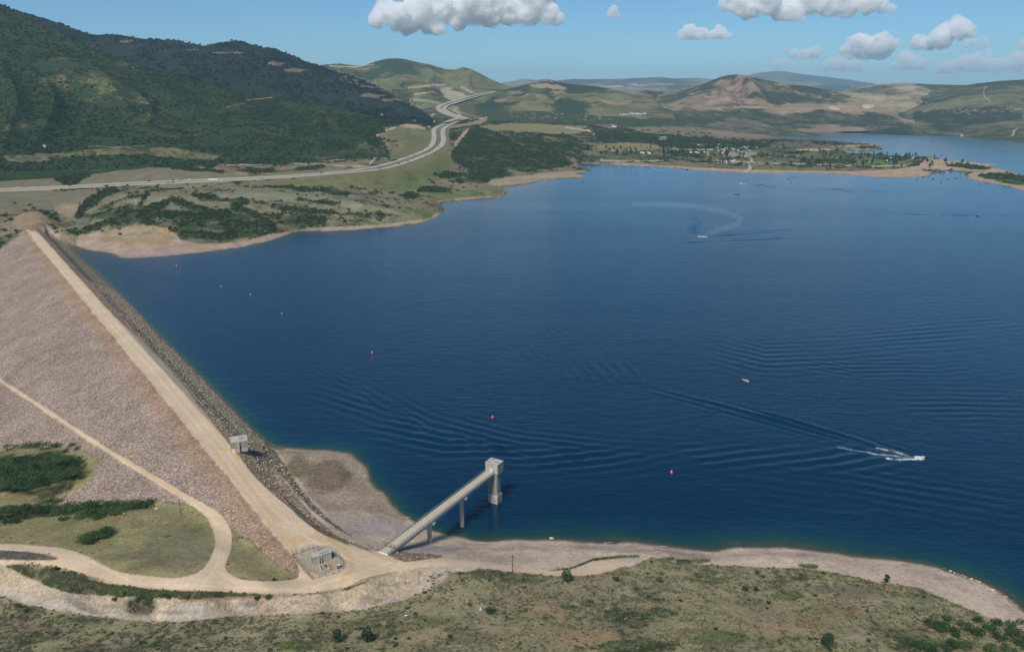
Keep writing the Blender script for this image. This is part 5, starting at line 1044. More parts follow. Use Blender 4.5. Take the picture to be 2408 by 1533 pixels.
for i in range(len(fp)):
    a = fp[i] - fc_; b = fp[(i + 1) % len(fp)] - fc_
    m.tube((a[0], a[1], 2.08), (b[0], b[1], 2.08), .035, .035, 5); m.tube((a[0], a[1], .12), (b[0], b[1], .12), .025, .025, 5)
    L_ = math.hypot(b[0] - a[0], b[1] - a[1]); n = max(2, int(L_ / .3))
    for k in range(n):
        f0, f1 = k / n, (k + 2) / n
        for g0, g1 in ((.12, 2.06), (2.06, .12)):
            f1c = min(f1, 1.0); gg = g0 + (g1 - g0) * (f1c - f0) / (f1 - f0); m.tube((a[0] + (b[0] - a[0]) * f0, a[1] + (b[1] - a[1]) * f0, g0), (a[0] + (b[0] - a[0]) * f1c, a[1] + (b[1] - a[1]) * f1c, gg), .012, .012, 3)
m.obj('wire_mesh', M_MESH, fn)
# ---------------------------------------------------------------- poles
def pole(u, v, h, label, arm=2.0, extra=None, group='wooden utility poles', r=.17, lamp=False):
    p = hit(u, v); t_ = thing('utility_pole', label, 'pole', p, rnd.uniform(-.4, .4), group)
    m = MB(); m.tube((0, 0, -1), (0, 0, h), r, r * .6, 8); m.obj('shaft', M_WOOD, t_)
    if arm:
        m = MB(); m.box(-arm / 2, arm / 2, -.09, .09, h - .9, h - .7); ar = m.obj('crossarm', M_WOOD, t_)
        m = MB()
        for x in (-arm / 2 + .15, 0, arm / 2 - .15): m.tube((x, 0, h - .7), (x, 0, h - .4), .07, .05, 6)
        m.obj('insulator', M_WHITE, ar)
    if extra == 'can': m = MB(); m.tube((.3, -.25, h - 2.4), (.3, -.25, h - 1.5), .25, .25, 10); m.obj('transformer', M_STEEL, t_); m = MB(); m.box(-.25, .25, -.4, -.2, 1.2, 2); m.obj('meter_box', M_STEEL, t_)
    return t_
pole(427, 1218, 9.5, 'plain wooden pole on the grass inside the bend of the dirt road', .9)
pole(163, 1202, 10, 'wooden pole with a transformer beside the oak bushes', .9, 'can')
pole(1205, 1344, 8, 'wooden pole with a crossarm beside the shore track', 1.2)
for u, v, h, lb in [(86,400,22,'tall power pole above the highway at the far left'),(330,375,16,'power pole in the brush beyond the brown embankment'),(430,370,15,'power pole on the brushy bench right of the embankment'),(757,391,20,'power pole close to the highway before the bend'),(800,388,16,'power pole just right of the tallest pole by the bend'),(655,385,12,'short power pole in the brush above the highway'),(828,395,13,'power pole beside the carriageway at the bend'),(530,380,14,'power pole in the middle of the brushy bench'),(950,293,30,'tall power pole at the rim of the red earth cut')]:
    pole(u, v, h, lb, 3, group='power poles along the highway', r=.35)
# ---------------------------------------------------------------- buoys
def buoy_meshes():
    m = MB(); m.lathe([(.2, -.3), (1.1, -.25), (1.35, .0), (1.3, .25), (.7, .42), (.3, .45)], 16); a = m.mesh('float', M_RED, True)
    m = MB(); m.lathe([(.3, .45), (.36, .8), (.34, 1.5), (.18, 1.75), (.02, 1.8)], 12); b = m.mesh('topmark', M_WHITE, True); return a, b
ba_, bb_ = buoy_meshes()
for u, v, lb, s in [(1579,1111,'red and white buoy nearest the shore below the speedboat wake',.75),(1158,982,'red buoy out in the lake beyond the intake tower',.75),(875,830,'red buoy in the middle of the line off the dam',.8),(663,738,'red buoy fourth from the far end of the line along the dam',.8),(589,693,'small red buoy between two others off the dam',.8),(520,675,'small red buoy second from the far end of the line',.8),(415,625,'farthest small red buoy near the far bank',.8)]:
    q = bp(u, v, 0); t_ = thing('buoy', lb, 'buoy', (q[0], q[1], .05), 0, 'red buoys in a line off the dam'); t_.scale = (s, s, s); link('float', ba_, parent=t_); link('topmark', bb_, parent=t_)
# ---------------------------------------------------------------- boats
def hull_mesh(L, Wd_, mat2):
    m = MB(); st = [(-.5, .86, .0), (-.25, 1.0, .0), (.05, .98, .02), (.28, .72, .06), (.42, .36, .12), (.5, .03, .2)]
    V = []
    for x, w_, up in st:
        hw = w_ * Wd_ / 2; X_ = x * L; V += [(X_, -hw, .75 + up * 1.2), (X_, -hw * .85, .1 + up), (X_, 0, -.25 + up * 1.5), (X_, hw * .85, .1 + up), (X_, hw, .75 + up * 1.2)]
    F = [(5 * i + j, 5 * i + 5 + j, 5 * i + 6 + j, 5 * i + 1 + j) for i in range(len(st) - 1) for j in range(4)] + [(0, 1, 2, 3, 4)]; m.add(V, F); m.F = [f[::-1] for f in m.F]
    # gunwale and foredeck
    V = [];
    for x, w_, up in st: hw = w_ * Wd_ / 2; X_ = x * L; z = .76 + up * 1.2; V += [(X_, -hw, z), (X_, -hw * .72, z + .02), (X_, hw * .72, z + .02), (X_, hw, z)]
    F = []
    for i in range(len(st) - 1):
        F += [(4 * i, 4 * i + 4, 4 * i + 5, 4 * i + 1), (4 * i + 2, 4 * i + 6, 4 * i + 7, 4 * i + 3)]
        if i >= 3: F.append((4 * i + 1, 4 * i + 5, 4 * i + 6, 4 * i + 2))
    m.add(V, [f[::-1] for f in F][::1]); return m.mesh('hull', mat2, False)
def boat(u, v, L, az_, label, hullm, canopy=False, name='motorboat', group=None, people=2):
    q = bp(u, v, 0); t_ = thing(name, label, 'boat', (q[0], q[1], .05), az_, group); Wd_ = L * .36; b = L
    link('hull', hull_mesh(L, Wd_, hullm), parent=t_)
    m = MB(); m.box(-.46 * L, .26 * L, -Wd_ * .33, Wd_ * .33, .2, .3); m.obj('floor', M_TANW, t_)
    m = MB(); m.box(-.42 * L, -.28 * L, -Wd_ * .3, Wd_ * .3, .304, .7); m.box(-.02 * L, .06 * L, -Wd_ * .3, -Wd_ * .08, .304, .95); m.box(-.02 * L, .06 * L, Wd_ * .08, Wd_ * .3, .304, .95); m.obj('seat', M_WHITE, t_)
    m = MB(); m.add([(.12 * L, -Wd_ * .36, .8), (.2 * L, 0, .8), (.12 * L, Wd_ * .36, .8), (.07 * L, -Wd_ * .33, 1.25), (.14 * L, 0, 1.25), (.07 * L, Wd_ * .33, 1.25)], [(0, 1, 4, 3), (1, 2, 5, 4)]); m.obj('windscreen', M_BLACK, t_)
    m = MB(); m.box(-.56 * L, -.5 * L, -.2, .2, .1, 1.0, .06); m.obj('outboard_motor', M_BLACK, t_)
    if canopy:
        m = MB(); m.box(-.25 * L, .1 * L, -Wd_ * .38, Wd_ * .38, 2.1, 2.2, .05)
        for x in (-.24 * L, .09 * L):
            for y in (-Wd_ * .36, Wd_ * .36): m.tube((x, y, .8), (x, y, 2.1), .03, .03, 5)
        m.obj('canopy', M_NAVY, t_)
    return t_
boat(2162, 1077, 6.2, R_(2), 'white motorboat speeding away to the right with a long foaming wake', M_WHITE, False)
boat(1753, 896, 6.0, R_(128), 'white and dark open motorboat lying still on the open lake', [simple('dark_hull', (.50, .46, .42), .4, .1)], False)
boat(1649, 557, 7.5, R_(190), 'white boat turning in the middle of the lake inside a curved wake', M_WHITE, True)
boat(1735, 457.5, 7, R_(10), 'dark boat drifting beside a small craft beyond the curved wake', M_NAVY, True)
boat(1728, 458, 3.2, R_(10), 'tiny craft beside the dark drifting boat', M_NAVY)
boat(1743, 432, 7, R_(185), 'small boat running left along the far campground shore', M_WHITE, False)
boat(2299, 508, 8, R_(180), 'dark boat with a long thin wake near the right edge', M_NAVY, False)
boat(2357, 358, 9, R_(175), 'boat cutting a V wake on the far arm of the lake', M_NAVY, True)
boat(1615, 399.5, 8, R_(200), 'covered boat moored just off the campground beach', M_NAVY, True)
boat(1751, 407.5, 8, R_(20), 'boat at the foot of the launching ramp', M_WHITE, True)
boat(2172, 417, 9, R_(20), 'dark boat pulled up at the end of the sandy spit', M_NAVY, True)
boat(2247, 419.5, 8, R_(80), 'dark boat in the narrows between the two spits', M_NAVY, True)
boat(2214, 365, 9, R_(5), 'low dark boat on the far arm behind the campground trees', M_NAVY, True)
boat(2205, 370.5, 8, R_(5), 'smaller dark boat on the far arm near the campground point', M_NAVY, False)
for k, (u, v) in enumerate([(1470,391.5),(1540,398),(1556,397.3),(1572,398),(1588,398),(1587,402),(1524,396),(1556,401),(1605,398),(1633,398.5),(1403,427),(1547,403)]):
    boat(u, v, 5.5, rnd.uniform(0, 6), 'small boat moored in the loose cluster off the campground beach', M_WHITE if k % 2 else M_NAVY, False, group='boats moored off the campground beach')
for k, (u, v) in enumerate([(2213,429),(2195,421),(2302,434),(2228,422),(1862,402.5+13),(1870,416),(2143,376),(2076,363),(2100,361.5),(1855,422),(1860,431),(2155,423)]):
    boat(u, v, 5, rnd.uniform(0, 6), 'small dark craft floating on the pale water around the sandy spits', M_NAVY, False, group='craft around the sandy spits')
# ---------------------------------------------------------------- buildings and camp vehicles
def house_mesh(wm, rm, L=1, Wd_=.7, h=.35, r=.22):
    m = MB(); m.box(-L / 2, L / 2, -Wd_ / 2, Wd_ / 2, -.4, h)
    m.mi = 1; e = .06; m.add([(-L / 2 - e, -Wd_ / 2 - e, h), (L / 2 + e, -Wd_ / 2 - e, h), (L / 2 + e, Wd_ / 2 + e, h), (-L / 2 - e, Wd_ / 2 + e, h), (-L / 4, 0, h + r), (L / 4, 0, h + r)], [(0, 1, 5, 4), (1, 2, 5), (2, 3, 4, 5), (3, 0, 4), (3, 2, 1, 0)])
    m.mi = 2
    for k in range(3): x = -L / 2 + L * (k + .6) / 3.2; m.box(x, x + .1, -Wd_ / 2 - .012, -Wd_ / 2 - .003, .08, h - .08)
    return m.mesh('building', [wm, rm, M_BLACK])
HG = house_mesh(M_TANW, M_GREENR); HB_ = house_mesh(M_BRWN, M_GRROOF, 1, .6, .5, .15); HW_ = house_mesh(M_WHITE, M_GRROOF, 1, .6, .4, .15); HT = house_mesh(M_TANW, M_BRWN)
def bld(u, v, s, me, name, label, group, cat='building'):
    s = s * .62
    p = hit(u, v); o = link(name, me, loc=p + Vector((0, 0, .2)), label=label, cat=cat, group=group); o.scale = (s, s, s); o.rotation_euler = (0, 0, rnd.uniform(-.5, .5)); return o
for u, v, s, lb in [(1485,351,18,'green roofed pavilion among trees at the left of the campground'),(1587,351,20,'green roofed pavilion in the middle of the campground'),(1665,361,18,'green roofed pavilion near the campground beach'),(1560,331,42,'long green roofed hall behind the campground'),(1645,345,16,'small green roofed shelter in the upper campground'),(1787,385,20,'green roofed pavilion beside the launching ramp'),(1812,387,22,'dark green roofed building right of the ramp pavilion'),(1848,370,16,'green roofed shelter above the open grass'),(1875,369,17,'paler roofed shelter right of another above the grass'),(1765,360,24,'green roofed building beside the loop road'),(1388,363,14,'small green roofed hut at the left edge of the campground'),(2188,375,26,'green roofed building at the end of the campground point')]:
    bld(u, v, s, HG, 'pavilion', lb, 'green roofed park buildings', 'pavilion')
BOXM = MB(); BOXM.box(-.5, .5, -.17, .17, .09, .42, .02); BOXM.mi = 1; BOXM.box(-.35, -.2, -.18, .18, 0, .12); BOXM.box(.2, .35, -.18, .18, 0, .12); BOXM.box(-.3, .3, -.176, -.171, .24, .34); RV = BOXM.mesh('camper', [M_WHITE, M_BLACK])
for q in range(52):
    u0, u1, v0, v1 = rnd.choice([(1640,1720,340,352),(1585,1650,352,364),(1680,1780,345,362),(1400,1480,356,364),(1500,1540,360,366),(1700,1740,378,386),(2030,2110,374,386),(2080,2160,366,374),(1640,1760,352,368)])
    u, v = rnd.uniform(u0, u1), rnd.uniform(v0, v1); p = hit(u, v)
    if p.z < 1: continue
    o = link('camper_van', RV, loc=p + Vector((0, 0, .1)), label='white camper parked between the campground trees', cat='camper', group='campers in the campground'); o.scale = (9, 9, 9); o.rotation_euler = (0, 0, rnd.uniform(0, 3))
for k in range(9):
    bld(1011 + k * 4.2, 201 + rnd.uniform(-.8, .8), 15, HW_, 'house', 'house in the bright row on the spur of the green hill', 'houses on the spur of the green hill', 'house')
for k in range(40):
    u, v = rnd.uniform(1190, 1420), rnd.uniform(266, 283); bld(u, v - (u - 1190) * -.015, rnd.uniform(14, 24), rnd.choice([HB_, HB_, HT]), 'house', 'reddish brown house in the estate between the highway and the field', 'houses of the brown estate', 'house')
for k in range(5): bld(1418 + k * 7, 299 + rnd.uniform(-1, 1), rnd.uniform(22, 34), HT if k < 3 else HW_, 'apartment_block', 'tan apartment block going up beyond the fields', 'new apartment blocks', 'building')
for k in range(8): bld(1460 + k * 8, 270 + rnd.uniform(-2.5, 1), rnd.uniform(16, 28), HW_, 'house', 'pale house on the plain below the tan hills', 'pale houses on the plain', 'house')
for k in range(34): bld(rnd.uniform(780, 960), 0, 16, HB_, 'house', 'house', 'x') if False else None
for k in range(26):
    f = rnd.random(); u = 800 + f * 190; v = 185 + f * 62 + rnd.uniform(-6, 4); bld(u, v, rnd.uniform(14, 24), rnd.choice([HB_, HB_, HT]), 'house', 'house scattered down the shoulder of the wooded ridge', 'houses on the wooded ridge', 'house')
for k in range(46): bld(rnd.uniform(2190, 2408), rnd.uniform(258, 270), rnd.uniform(14, 26), rnd.choice([HB_, HB_, HT]), 'house', 'house in the suburb across the far arm of the lake', 'houses across the far arm', 'house')
for k in range(8): bld(rnd.uniform(2010, 2180), rnd.uniform(228, 248), rnd.uniform(16, 26), HT, 'house', 'tan house on the broad tan hill', 'houses on the broad tan hill', 'house')
bld(1298, 193, 34, HT, 'house', 'lone house on the summit of the rounded hill', 'hilltop house', 'house')
bld(104, 345, 11, HW_, 'house', 'lone white shed on the lower slope of the dark mountain', 'shed', 'shed')
bld(975, 287, 22, HT, 'shed', 'long pale shed in the red earth works by the interchange', 'sheds by the interchange', 'shed'); bld(898, 271, 18, HT, 'shed', 'pale building at the upper end of the red earth works', 'sheds by the interchange', 'shed')
# ---------------------------------------------------------------- small things on the near ground
def rockthing(u, v, s, mat, label, name='boulder', group=None):
    p = hit(u, v); o = link(name, rock_mesh('boulder', int(u + v), mat), loc=p + Vector((0, 0, s * .2)), label=label, cat='rock', group=group); o.scale = (s * 1.2, s, s); return o
rockthing(1297, 1266, .9, M_CONCR, 'pale square block in the shallow water at the beach')
q = hit(1130, 1434); mk = thing('marker_stone', 'small white marker on a concrete foot on the near slope', 'marker', q, .3); m = MB(); m.box(-.5, .5, -.35, .35, -.2, .18); m.obj('foot', M_CONCR, mk); m = MB(); m.box(-.25, .35, -.06, .06, .184, 1.1); m.obj('plate', M_WHITE, mk)
rockthing(955, 1447, .5, M_WHITE, 'small white rock at the head of the lower slope'); rockthing(367, 1196, .55, M_WHITE, 'white box shaped rock beside the oak row'); rockthing(293, 1207, .6, M_CONCR, 'flat pale rock below the oak row')
for k, (u, v) in enumerate([(2235,1343),(2244,1347),(2252,1350),(2262,1353),(2285,1362),(2296,1366),(2303,1369),(2270,1356),(2312,1374),(2322,1382),(2335,1388),(2350,1398),(2362,1404),(2376,1414),(2390,1424),(2283,1371),(2220,1337)]):
    rockthing(u, v, rnd.uniform(.5, 1.0), M_ROCKB, 'dark angular rock along the waterline at the right end of the beach', 'shore_rock', 'rocks along the right waterline')
for k, (u, v, w_) in enumerate([(1063,1256,2.5),(1225,1273,3.4),(1430,1276,4),(1480,1279,3),(1560,1285,4),(2200,1340,3),(1325,1274,3),(892,1160,1.6),(960,1217,2)]):
    p = hit(u, v); o = link('driftwood', None, loc=p, label='x'); bpy.data.objects.remove(o)
    m = MB(); m.tube((-w_ / 2, 0, .1), (w_ / 2, .3, .15), .12, .07, 7); m.tube((0, 0, .12), (w_ * .2, .5, .3), .05, .02, 5)
    o = m.obj('driftwood_log', M_CONCR, None, label='pale driftwood log lying along the waterline of the beach', cat='log', group='driftwood along the beach'); o.location = p + Vector((0, 0, .05)); o.rotation_euler = (0, 0, rnd.uniform(-.3, .1))
# person on the crest road
q = hit(217, 726.5)
def person(q):
    import bmesh
    sk = [((0, 0, .95), .17, -1), ((0, 0, 1.2), .17, 0), ((0, 0, 1.42), .16, 1), ((0, 0, 1.52), .07, 2), ((0, .01, 1.68), .10, 3), ((.1, 0, .9), .10, 0), ((.13, .12, .5), .07, 5), ((.13, .05, .06), .05, 6), ((.13, .18, .03), .04, 7), ((-.1, 0, .9), .10, 0), ((-.12, -.1, .5), .07, 9), ((-.12, -.25, .08), .05, 10), ((-.12, -.12, .03), .04, 11), ((.22, 0, 1.4), .06, 2), ((.27, -.05, 1.12), .045, 13), ((.27, .1, .9), .035, 14), ((-.22, 0, 1.4), .06, 2), ((-.27, .05, 1.12), .045, 16), ((-.27, .2, .92), .035, 17)]
    me = bpy.data.meshes.new('person'); me.from_pydata([s[0] for s in sk], [(i, s[2]) for i, s in enumerate(sk) if s[2] >= 0], []); o = link('person', me, label='person in a white shirt walking on the crest road of the dam', cat='person', loc=q)
    o.modifiers.new('skin', 'SKIN'); ss = o.modifiers.new('sub', 'SUBSURF'); ss.levels = 1; ss.render_levels = 1
    for i, s in enumerate(sk): me.skin_vertices[0].data[i].radius = (s[1], s[1] * .8) if hasattr(me, 'skin_vertices') and me.skin_vertices else (0.1, 0.1)
    return o
try:
    import bmesh
    o = person(q); o.data.materials.append(simple('shirt_cloth', (.55, .58, .62), .8, .1))
except Exception as ex: print('person', ex)
print('objects', len(bpy.data.objects), time.time() - T0)
# ---------------------------------------------------------------- water
def build_water():
    vv = list(np.arange(1700, 470, -1.3)) + list(np.arange(470, 285, -.8))
    r = np.array([CH / math.tan(TH - math.atan((CY - v) / FOC)) for v in vv]); a = np.radians(np.linspace(-34, 45, 1250))
    A2, R2 = np.meshgrid(a, r); X = R2 * np.sin(A2); Y = R2 * np.cos(A2); Z = np.zeros_like(X)
    sd = np.empty_like(X)
    ri = np.interp(r, rr, np.arange(NR)); ai = np.interp(a, az, np.arange(NA)); i0 = np.minimum(ri.astype(int), NR - 2); j0 = np.minimum(ai.astype(int), NA - 2)
    sd = SDw[i0][:, j0]; onl = H[i0][:, j0]
    foam = np.zeros_like(X)
    def train(P, wd, wl, ph, amp, side=0, fade=.25):
        P = np.array([bp(u, v)[:2] for u, v in P]); seg = np.diff(P, axis=0); L = np.hypot(seg[:, 0], seg[:, 1]); cum = np.concatenate([[0], np.cumsum(L)])
        lo, hi = P.min(0) - wd * 3, P.max(0) + wd * 3
        k = np.nonzero((X > lo[0]) & (X < hi[0]) & (Y > lo[1]) & (Y < hi[1])); x, y = X[k], Y[k]
        best = np.full(x.shape, 1e9); s = np.zeros(x.shape); d = np.zeros(x.shape)
        for i in range(len(seg)):
            t = np.clip(((x - P[i, 0]) * seg[i, 0] + (y - P[i, 1]) * seg[i, 1]) / L[i] ** 2, 0, 1)
            ex = x - P[i, 0] - t * seg[i, 0]; ey = y - P[i, 1] - t * seg[i, 1]; dd = np.hypot(ex, ey); q = dd < best
            best[q] = dd[q]; s[q] = (cum[i] + t * L[i])[q]; d[q] = (np.sign(seg[i, 0] * ey - seg[i, 1] * ex) * dd)[q]
        env = np.exp(-(d / wd) ** 2) * sst(0, .08, s / cum[-1]) * sst(1, 1 - fade, s / cum[-1])
        ph = R_(ph); Z[k] += 1.35 * amp * env * np.sin(2 * math.pi / wl * (d * math.cos(ph) + s * math.sin(ph)) + 1.5 * fbm(x / 60, y / 60, 2, 3)) * (.75 + .8 * fbm(x / 40, y / 40, 2, 4))
    train([(2150,1071),(2000,1030),(1850,990),(1680,950),(1500,913)], 5.5, 8, 6, 0.406)
    train([(2150,1071),(2000,1036),(1850,1000),(1700,965),(1560,930)], 9, 7, 4, 0.174)
    train([(2160,1077),(1950,1080),(1750,1075),(1600,1072),(1450,1078),(1250,1075),(1050,1050),(900,990),(800,930),(690,850)], 15, 9, -17, 0.246)
    train([(1700,1060),(1450,1055),(1200,1035),(1000,985),(860,920),(700,860)], 16, 8, 3, 0.116)
    train([(1400,1100),(1150,1060),(1000,1010),(900,950),(820,900),(720,850)], 9, 6.5, 2, 0.102)
    train([(1500,905),(1400,850),(1330,790),(1250,760)], 22, 9, 15, 0.072)
    train([(2408,760),(2200,790),(2000,820),(1800,840),(1600,800)], 40, 11, 8, 0.116)
    train([(2408,860),(2200,870),(2000,860),(1850,830)], 30, 9, -8, 0.102)
    train([(2408,950),(2250,950),(2100,960)], 30, 9, 5, 0.087); train([(2408,1180),(2200,1160),(2000,1140),(1700,1130)], 30, 9, 10, 0.072)
    train([(1649,557),(1700,553),(1800,545),(1900,538)], 8, 14, 4, 0.507); train([(1600,572),(1700,566),(1800,562),(1900,555)], 8, 14, 2, 0.464)
    train([(1649,556),(1625,545),(1640,525),(1625,505)], 10, 12, 55, 0.435)
    train([(1745,432),(1850,440),(2000,447),(2150,455)], 9, 18, 3, 0.652); train([(1750,437),(1900,448),(2100,455)], 9, 18, 2, 0.435)
    train([(2300,507),(2200,506),(2050,500)], 8, 16, 3, 0.580); train([(2300,507),(2408,505)], 8, 16, 2, 0.580); train([(2358,359),(2408,366)], 12, 20, 2, 0.725); train([(2358,359),(2330,366),(2290,376)], 12, 20, 2, 0.435)
    train([(1250,495),(1400,500)], 20, 16, 5, 0.290); train([(1180,520),(1240,555),(1330,575)], 40, 14, 20, 0.145); train([(1400,900),(1300,840),(1180,790)], 30, 9, 20, 0.072)
    train([(1260,430),(1300,440),(1400,460)], 30, 14, 20, 0.087)
    X0, Y0 = X, Y; pu, pv = proj(X, Y, 0 * X)
    j = fbm(X / 3, Y / 3, 3, 91); j2 = fbm(X / 1.2, Y / 1.2, 2, 92)
    def fo(P, wd, a, edge=1.2):
        k = np.nonzero((pu > min(p[0] for p in P) - 20) & (pu < max(p[0] for p in P) + 20) & (pv > min(p[1] for p in P) - 20) & (pv < max(p[1] for p in P) + 20))
        P_ = np.asarray(P, float); d = dline(pu[k], pv[k] , P_) - wd * (.5 + .6 * j[k])
        foam[k] = np.maximum(foam[k], a * sst(edge, -edge, d) * np.clip(.75 + .9 * j2[k], 0, 1))
    fo([(2172,1079),(2145,1079),(2105,1080),(2085,1077)], 3.0, 1.0); fo([(2145,1075),(2100,1062),(2060,1052)], 1.3, .7); fo([(2120,1073),(2060,1067),(2000,1057),(1970,1051)], 2.6, .4)
    fo([(2150,1077),(2080,1070),(2030,1062)], 2.0, .5); fo([(2130,1070),(2095,1056)], 1.2, .6); fo([(1640,556),(1662,558)], 2, .9); fo([(1640,554),(1700,545),(1725,528),(1748,516)], 2.5, .12, 3)
    Pc = [(1490,480),(1560,480),(1640,485),(1700,497),(1742,512),(1735,527),(1700,538),(1670,548)]
    fo(Pc, 7, .18, 7); fo([(1735,432),(1760,434)], 1.4, .6); fo([(2296,507),(2310,508)], 1.4, .6); fo([(1690,455),(1740,462),(1790,455)], 2, .10, 3)
    for q in range(260):
        k = rnd.random()
    r0, c0 = X.shape; F = grid_faces(r0, c0)
    keep = (sd.ravel()[F] < 4).any(1)
    F = F[keep]; ids, inv = np.unique(F, return_inverse=True); F = inv.reshape(F.shape)
    V = np.stack([X.ravel()[ids], Y.ravel()[ids], Z.ravel()[ids]], 1)
    if np.cross(V[F[0, 1]][:2] - V[F[0, 0]][:2], V[F[0, 2]][:2] - V[F[0, 1]][:2]) < 0: F = F[:, ::-1]
    t = NT('lake_water'); co = t.n('ShaderNodeTexCoord').outputs['Object']
    de = t.n('ShaderNodeAttribute', attribute_name='Depth').outputs['Fac']; fm = t.n('ShaderNodeAttribute', attribute_name='Foam').outputs['Fac']
    mp = t.n('ShaderNodeMapping'); mp.inputs['Rotation'].default_value = (0, 0, R_(18)); mp.inputs['Scale'].default_value = (.32, 1, 1); t.l(co, mp.inputs[0])
    mp2 = t.n('ShaderNodeMapping'); mp2.inputs['Rotation'].default_value = (0, 0, R_(-8)); mp2.inputs['Scale'].default_value = (.45, 1, 1); t.l(co, mp2.inputs[0])
    w1 = t.noise(mp.outputs[0], .25, 4, .68); w2 = t.noise(mp2.outputs[0], .14, 3, .55); w3 = t.noise(mp2.outputs[0], 1.1, 2, .5)
    patch = t.noise(mp.outputs[0], .006, 4, .6)
    hgt = t.math('ADD', t.math('MULTIPLY', w1, 1.0), t.math('ADD', t.math('MULTIPLY', w2, .8), t.math('MULTIPLY', w3, .3)))
    hgt = t.math('MULTIPLY', hgt, t.rng(patch, .3, .7, .6, 1.25)); fr = t.n('ShaderNodeAttribute', attribute_name='FarRamp').outputs['Fac']; hgt = t.math('MULTIPLY', hgt, t.rng(fr, 0, 1, 1, .12))
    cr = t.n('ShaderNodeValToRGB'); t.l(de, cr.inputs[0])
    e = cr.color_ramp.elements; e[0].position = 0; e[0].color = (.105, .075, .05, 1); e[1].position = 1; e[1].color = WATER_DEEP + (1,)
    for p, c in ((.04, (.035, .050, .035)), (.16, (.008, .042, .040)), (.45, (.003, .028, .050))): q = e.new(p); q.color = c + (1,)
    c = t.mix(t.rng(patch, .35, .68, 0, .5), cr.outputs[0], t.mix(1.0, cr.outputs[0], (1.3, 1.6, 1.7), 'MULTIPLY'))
    fr = t.n('ShaderNodeAttribute', attribute_name='FarRamp').outputs['Fac']; c = t.mix(t.math('MULTIPLY', fr, .8), c, (.020, .085, .155))  # paler sky reflection of the distant water painted into the base colour
    c = t.mix(fm, c, (.75, .80, .76))
    b = t.bsdf(c, .12, .5, hgt, WBUMP, .42); b.inputs['IOR'].default_value = 1.33
    t.l(t.math('ADD', t.rng(fr, 0, 1, .10, .14), t.math('MULTIPLY', fm, .4)), b.inputs['Roughness'])
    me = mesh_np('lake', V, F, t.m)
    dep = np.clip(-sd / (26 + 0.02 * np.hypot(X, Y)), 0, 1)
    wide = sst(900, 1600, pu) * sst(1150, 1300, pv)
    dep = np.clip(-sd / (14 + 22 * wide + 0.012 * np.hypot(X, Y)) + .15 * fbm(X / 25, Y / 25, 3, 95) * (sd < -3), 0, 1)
    fattr(me, 'Depth', dep.ravel()[ids]); fattr(me, 'FarRamp', sst(380, 2600, np.hypot(X, Y)).ravel()[ids]); fattr(me, 'Foam', np.clip(foam, 0, 1).ravel()[ids])
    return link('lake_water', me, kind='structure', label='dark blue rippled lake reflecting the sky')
WATER_DEEP = (.0006, .019, .047); WBUMP = 1.0
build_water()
print('water', time.time() - T0)
# ---------------------------------------------------------------- clouds
def cloud_mat(name, dens, NS=.003):
    t = NT(name); v = t.n('ShaderNodeVolumePrincipled'); v.inputs['Color'].default_value = (1, 1, 1, 1); v.inputs['Density'].default_value = dens * 4; v.inputs['Anisotropy'].default_value = -.35; 
    co = t.n('ShaderNodeNewGeometry').outputs['Position']; n = t.noise(co, NS, 5, .6); d = t.rng(n, .36, .70, 0, dens * 4); t.l(d, v.inputs['Density']); t.l(v.outputs[0], t.out.inputs['Volume'])
    try: t.m.cycles.volume_step_rate = .12
    except Exception as ex: print('step', ex)
    return t.m
tx = bpy.data.textures.new('cloud_billow', 'CLOUDS'); tx.noise_scale = 260; tx.noise_depth = 5; tx.noise_basis = 'VORONOI_F1'
import bmesh
_b = bmesh.new(); bmesh.ops.create_icosphere(_b, subdivisions=2, radius=1); ICO = np.array([v.co[:] for v in _b.verts]); ICF = np.array([[v.index for v in f.verts] for f in _b.faces]); _b.free()
def cloud(dist, lobes, dens, label, seed, disp=1.0, base=None):
    """lobes: (u, v, radius in metres)"""
    r = np.random.RandomState(seed); V = []; F = []; n = 0; base = None
    zb = min(bpd(u, v, dist)[2] - rad * .45 for u, v, rad in lobes)
    if base: zb = bpd(1204, base, dist)[2]
    for u, v, rad in lobes:
        c = bpd(u, v, dist); c[1] += r.uniform(-.8, .8) * rad
        for q in range(5):
            if q: o_ = r.normal(size=3); o_ /= np.linalg.norm(o_); o_[2] = abs(o_[2]) * .8; cc = c + o_ * rad * .75; rr2 = rad * r.uniform(.3, .55)
            else: cc = c; rr2 = rad
            P = ICO * rr2 + cc; P[:, 2] = np.where(P[:, 2] < zb, zb - (zb - P[:, 2]) * .12, P[:, 2]); V.append(P); F.append(ICF + n); n += len(ICO)
    me = mesh_np('cloud', np.concatenate(V), np.concatenate(F), cloud_mat('cloud_vapour', dens, 1.6 / max(l[2] for l in lobes))); o = link('cloud', me, label=label, cat='cloud', group='white cumulus clouds')
    mr = max(l[2] for l in lobes); md = o.modifiers.new('join', 'REMESH'); md.mode = 'VOXEL'; md.voxel_size = mr / 14; md.use_smooth_shade = True
    for sc_, st_ in ((.6, .30), (.25, .12)):
        tx = bpy.data.textures.new('billow', 'CLOUDS'); tx.noise_scale = mr * sc_; tx.noise_depth = 3
        md = o.modifiers.new('billow', 'DISPLACE'); md.texture = tx; md.strength = mr * st_ * 1.6 * disp; md.mid_level = .42; md.texture_coords = 'GLOBAL'
    return o
cloud(17000, [(885,48,160),(905,25,230),(935,40,260),(960,62,180),(985,20,330),(1010,50,260),(1030,70,140),(1050,5,380),(1080,40,250),(1110,15,360),(1150,35,260),(1160,-10,420),(1200,20,330),(1240,30,280),(1260,-5,380),(1290,30,220),(1310,45,130)], .006, 'largest white cumulus cloud near the top of the sky', 1, base=66)
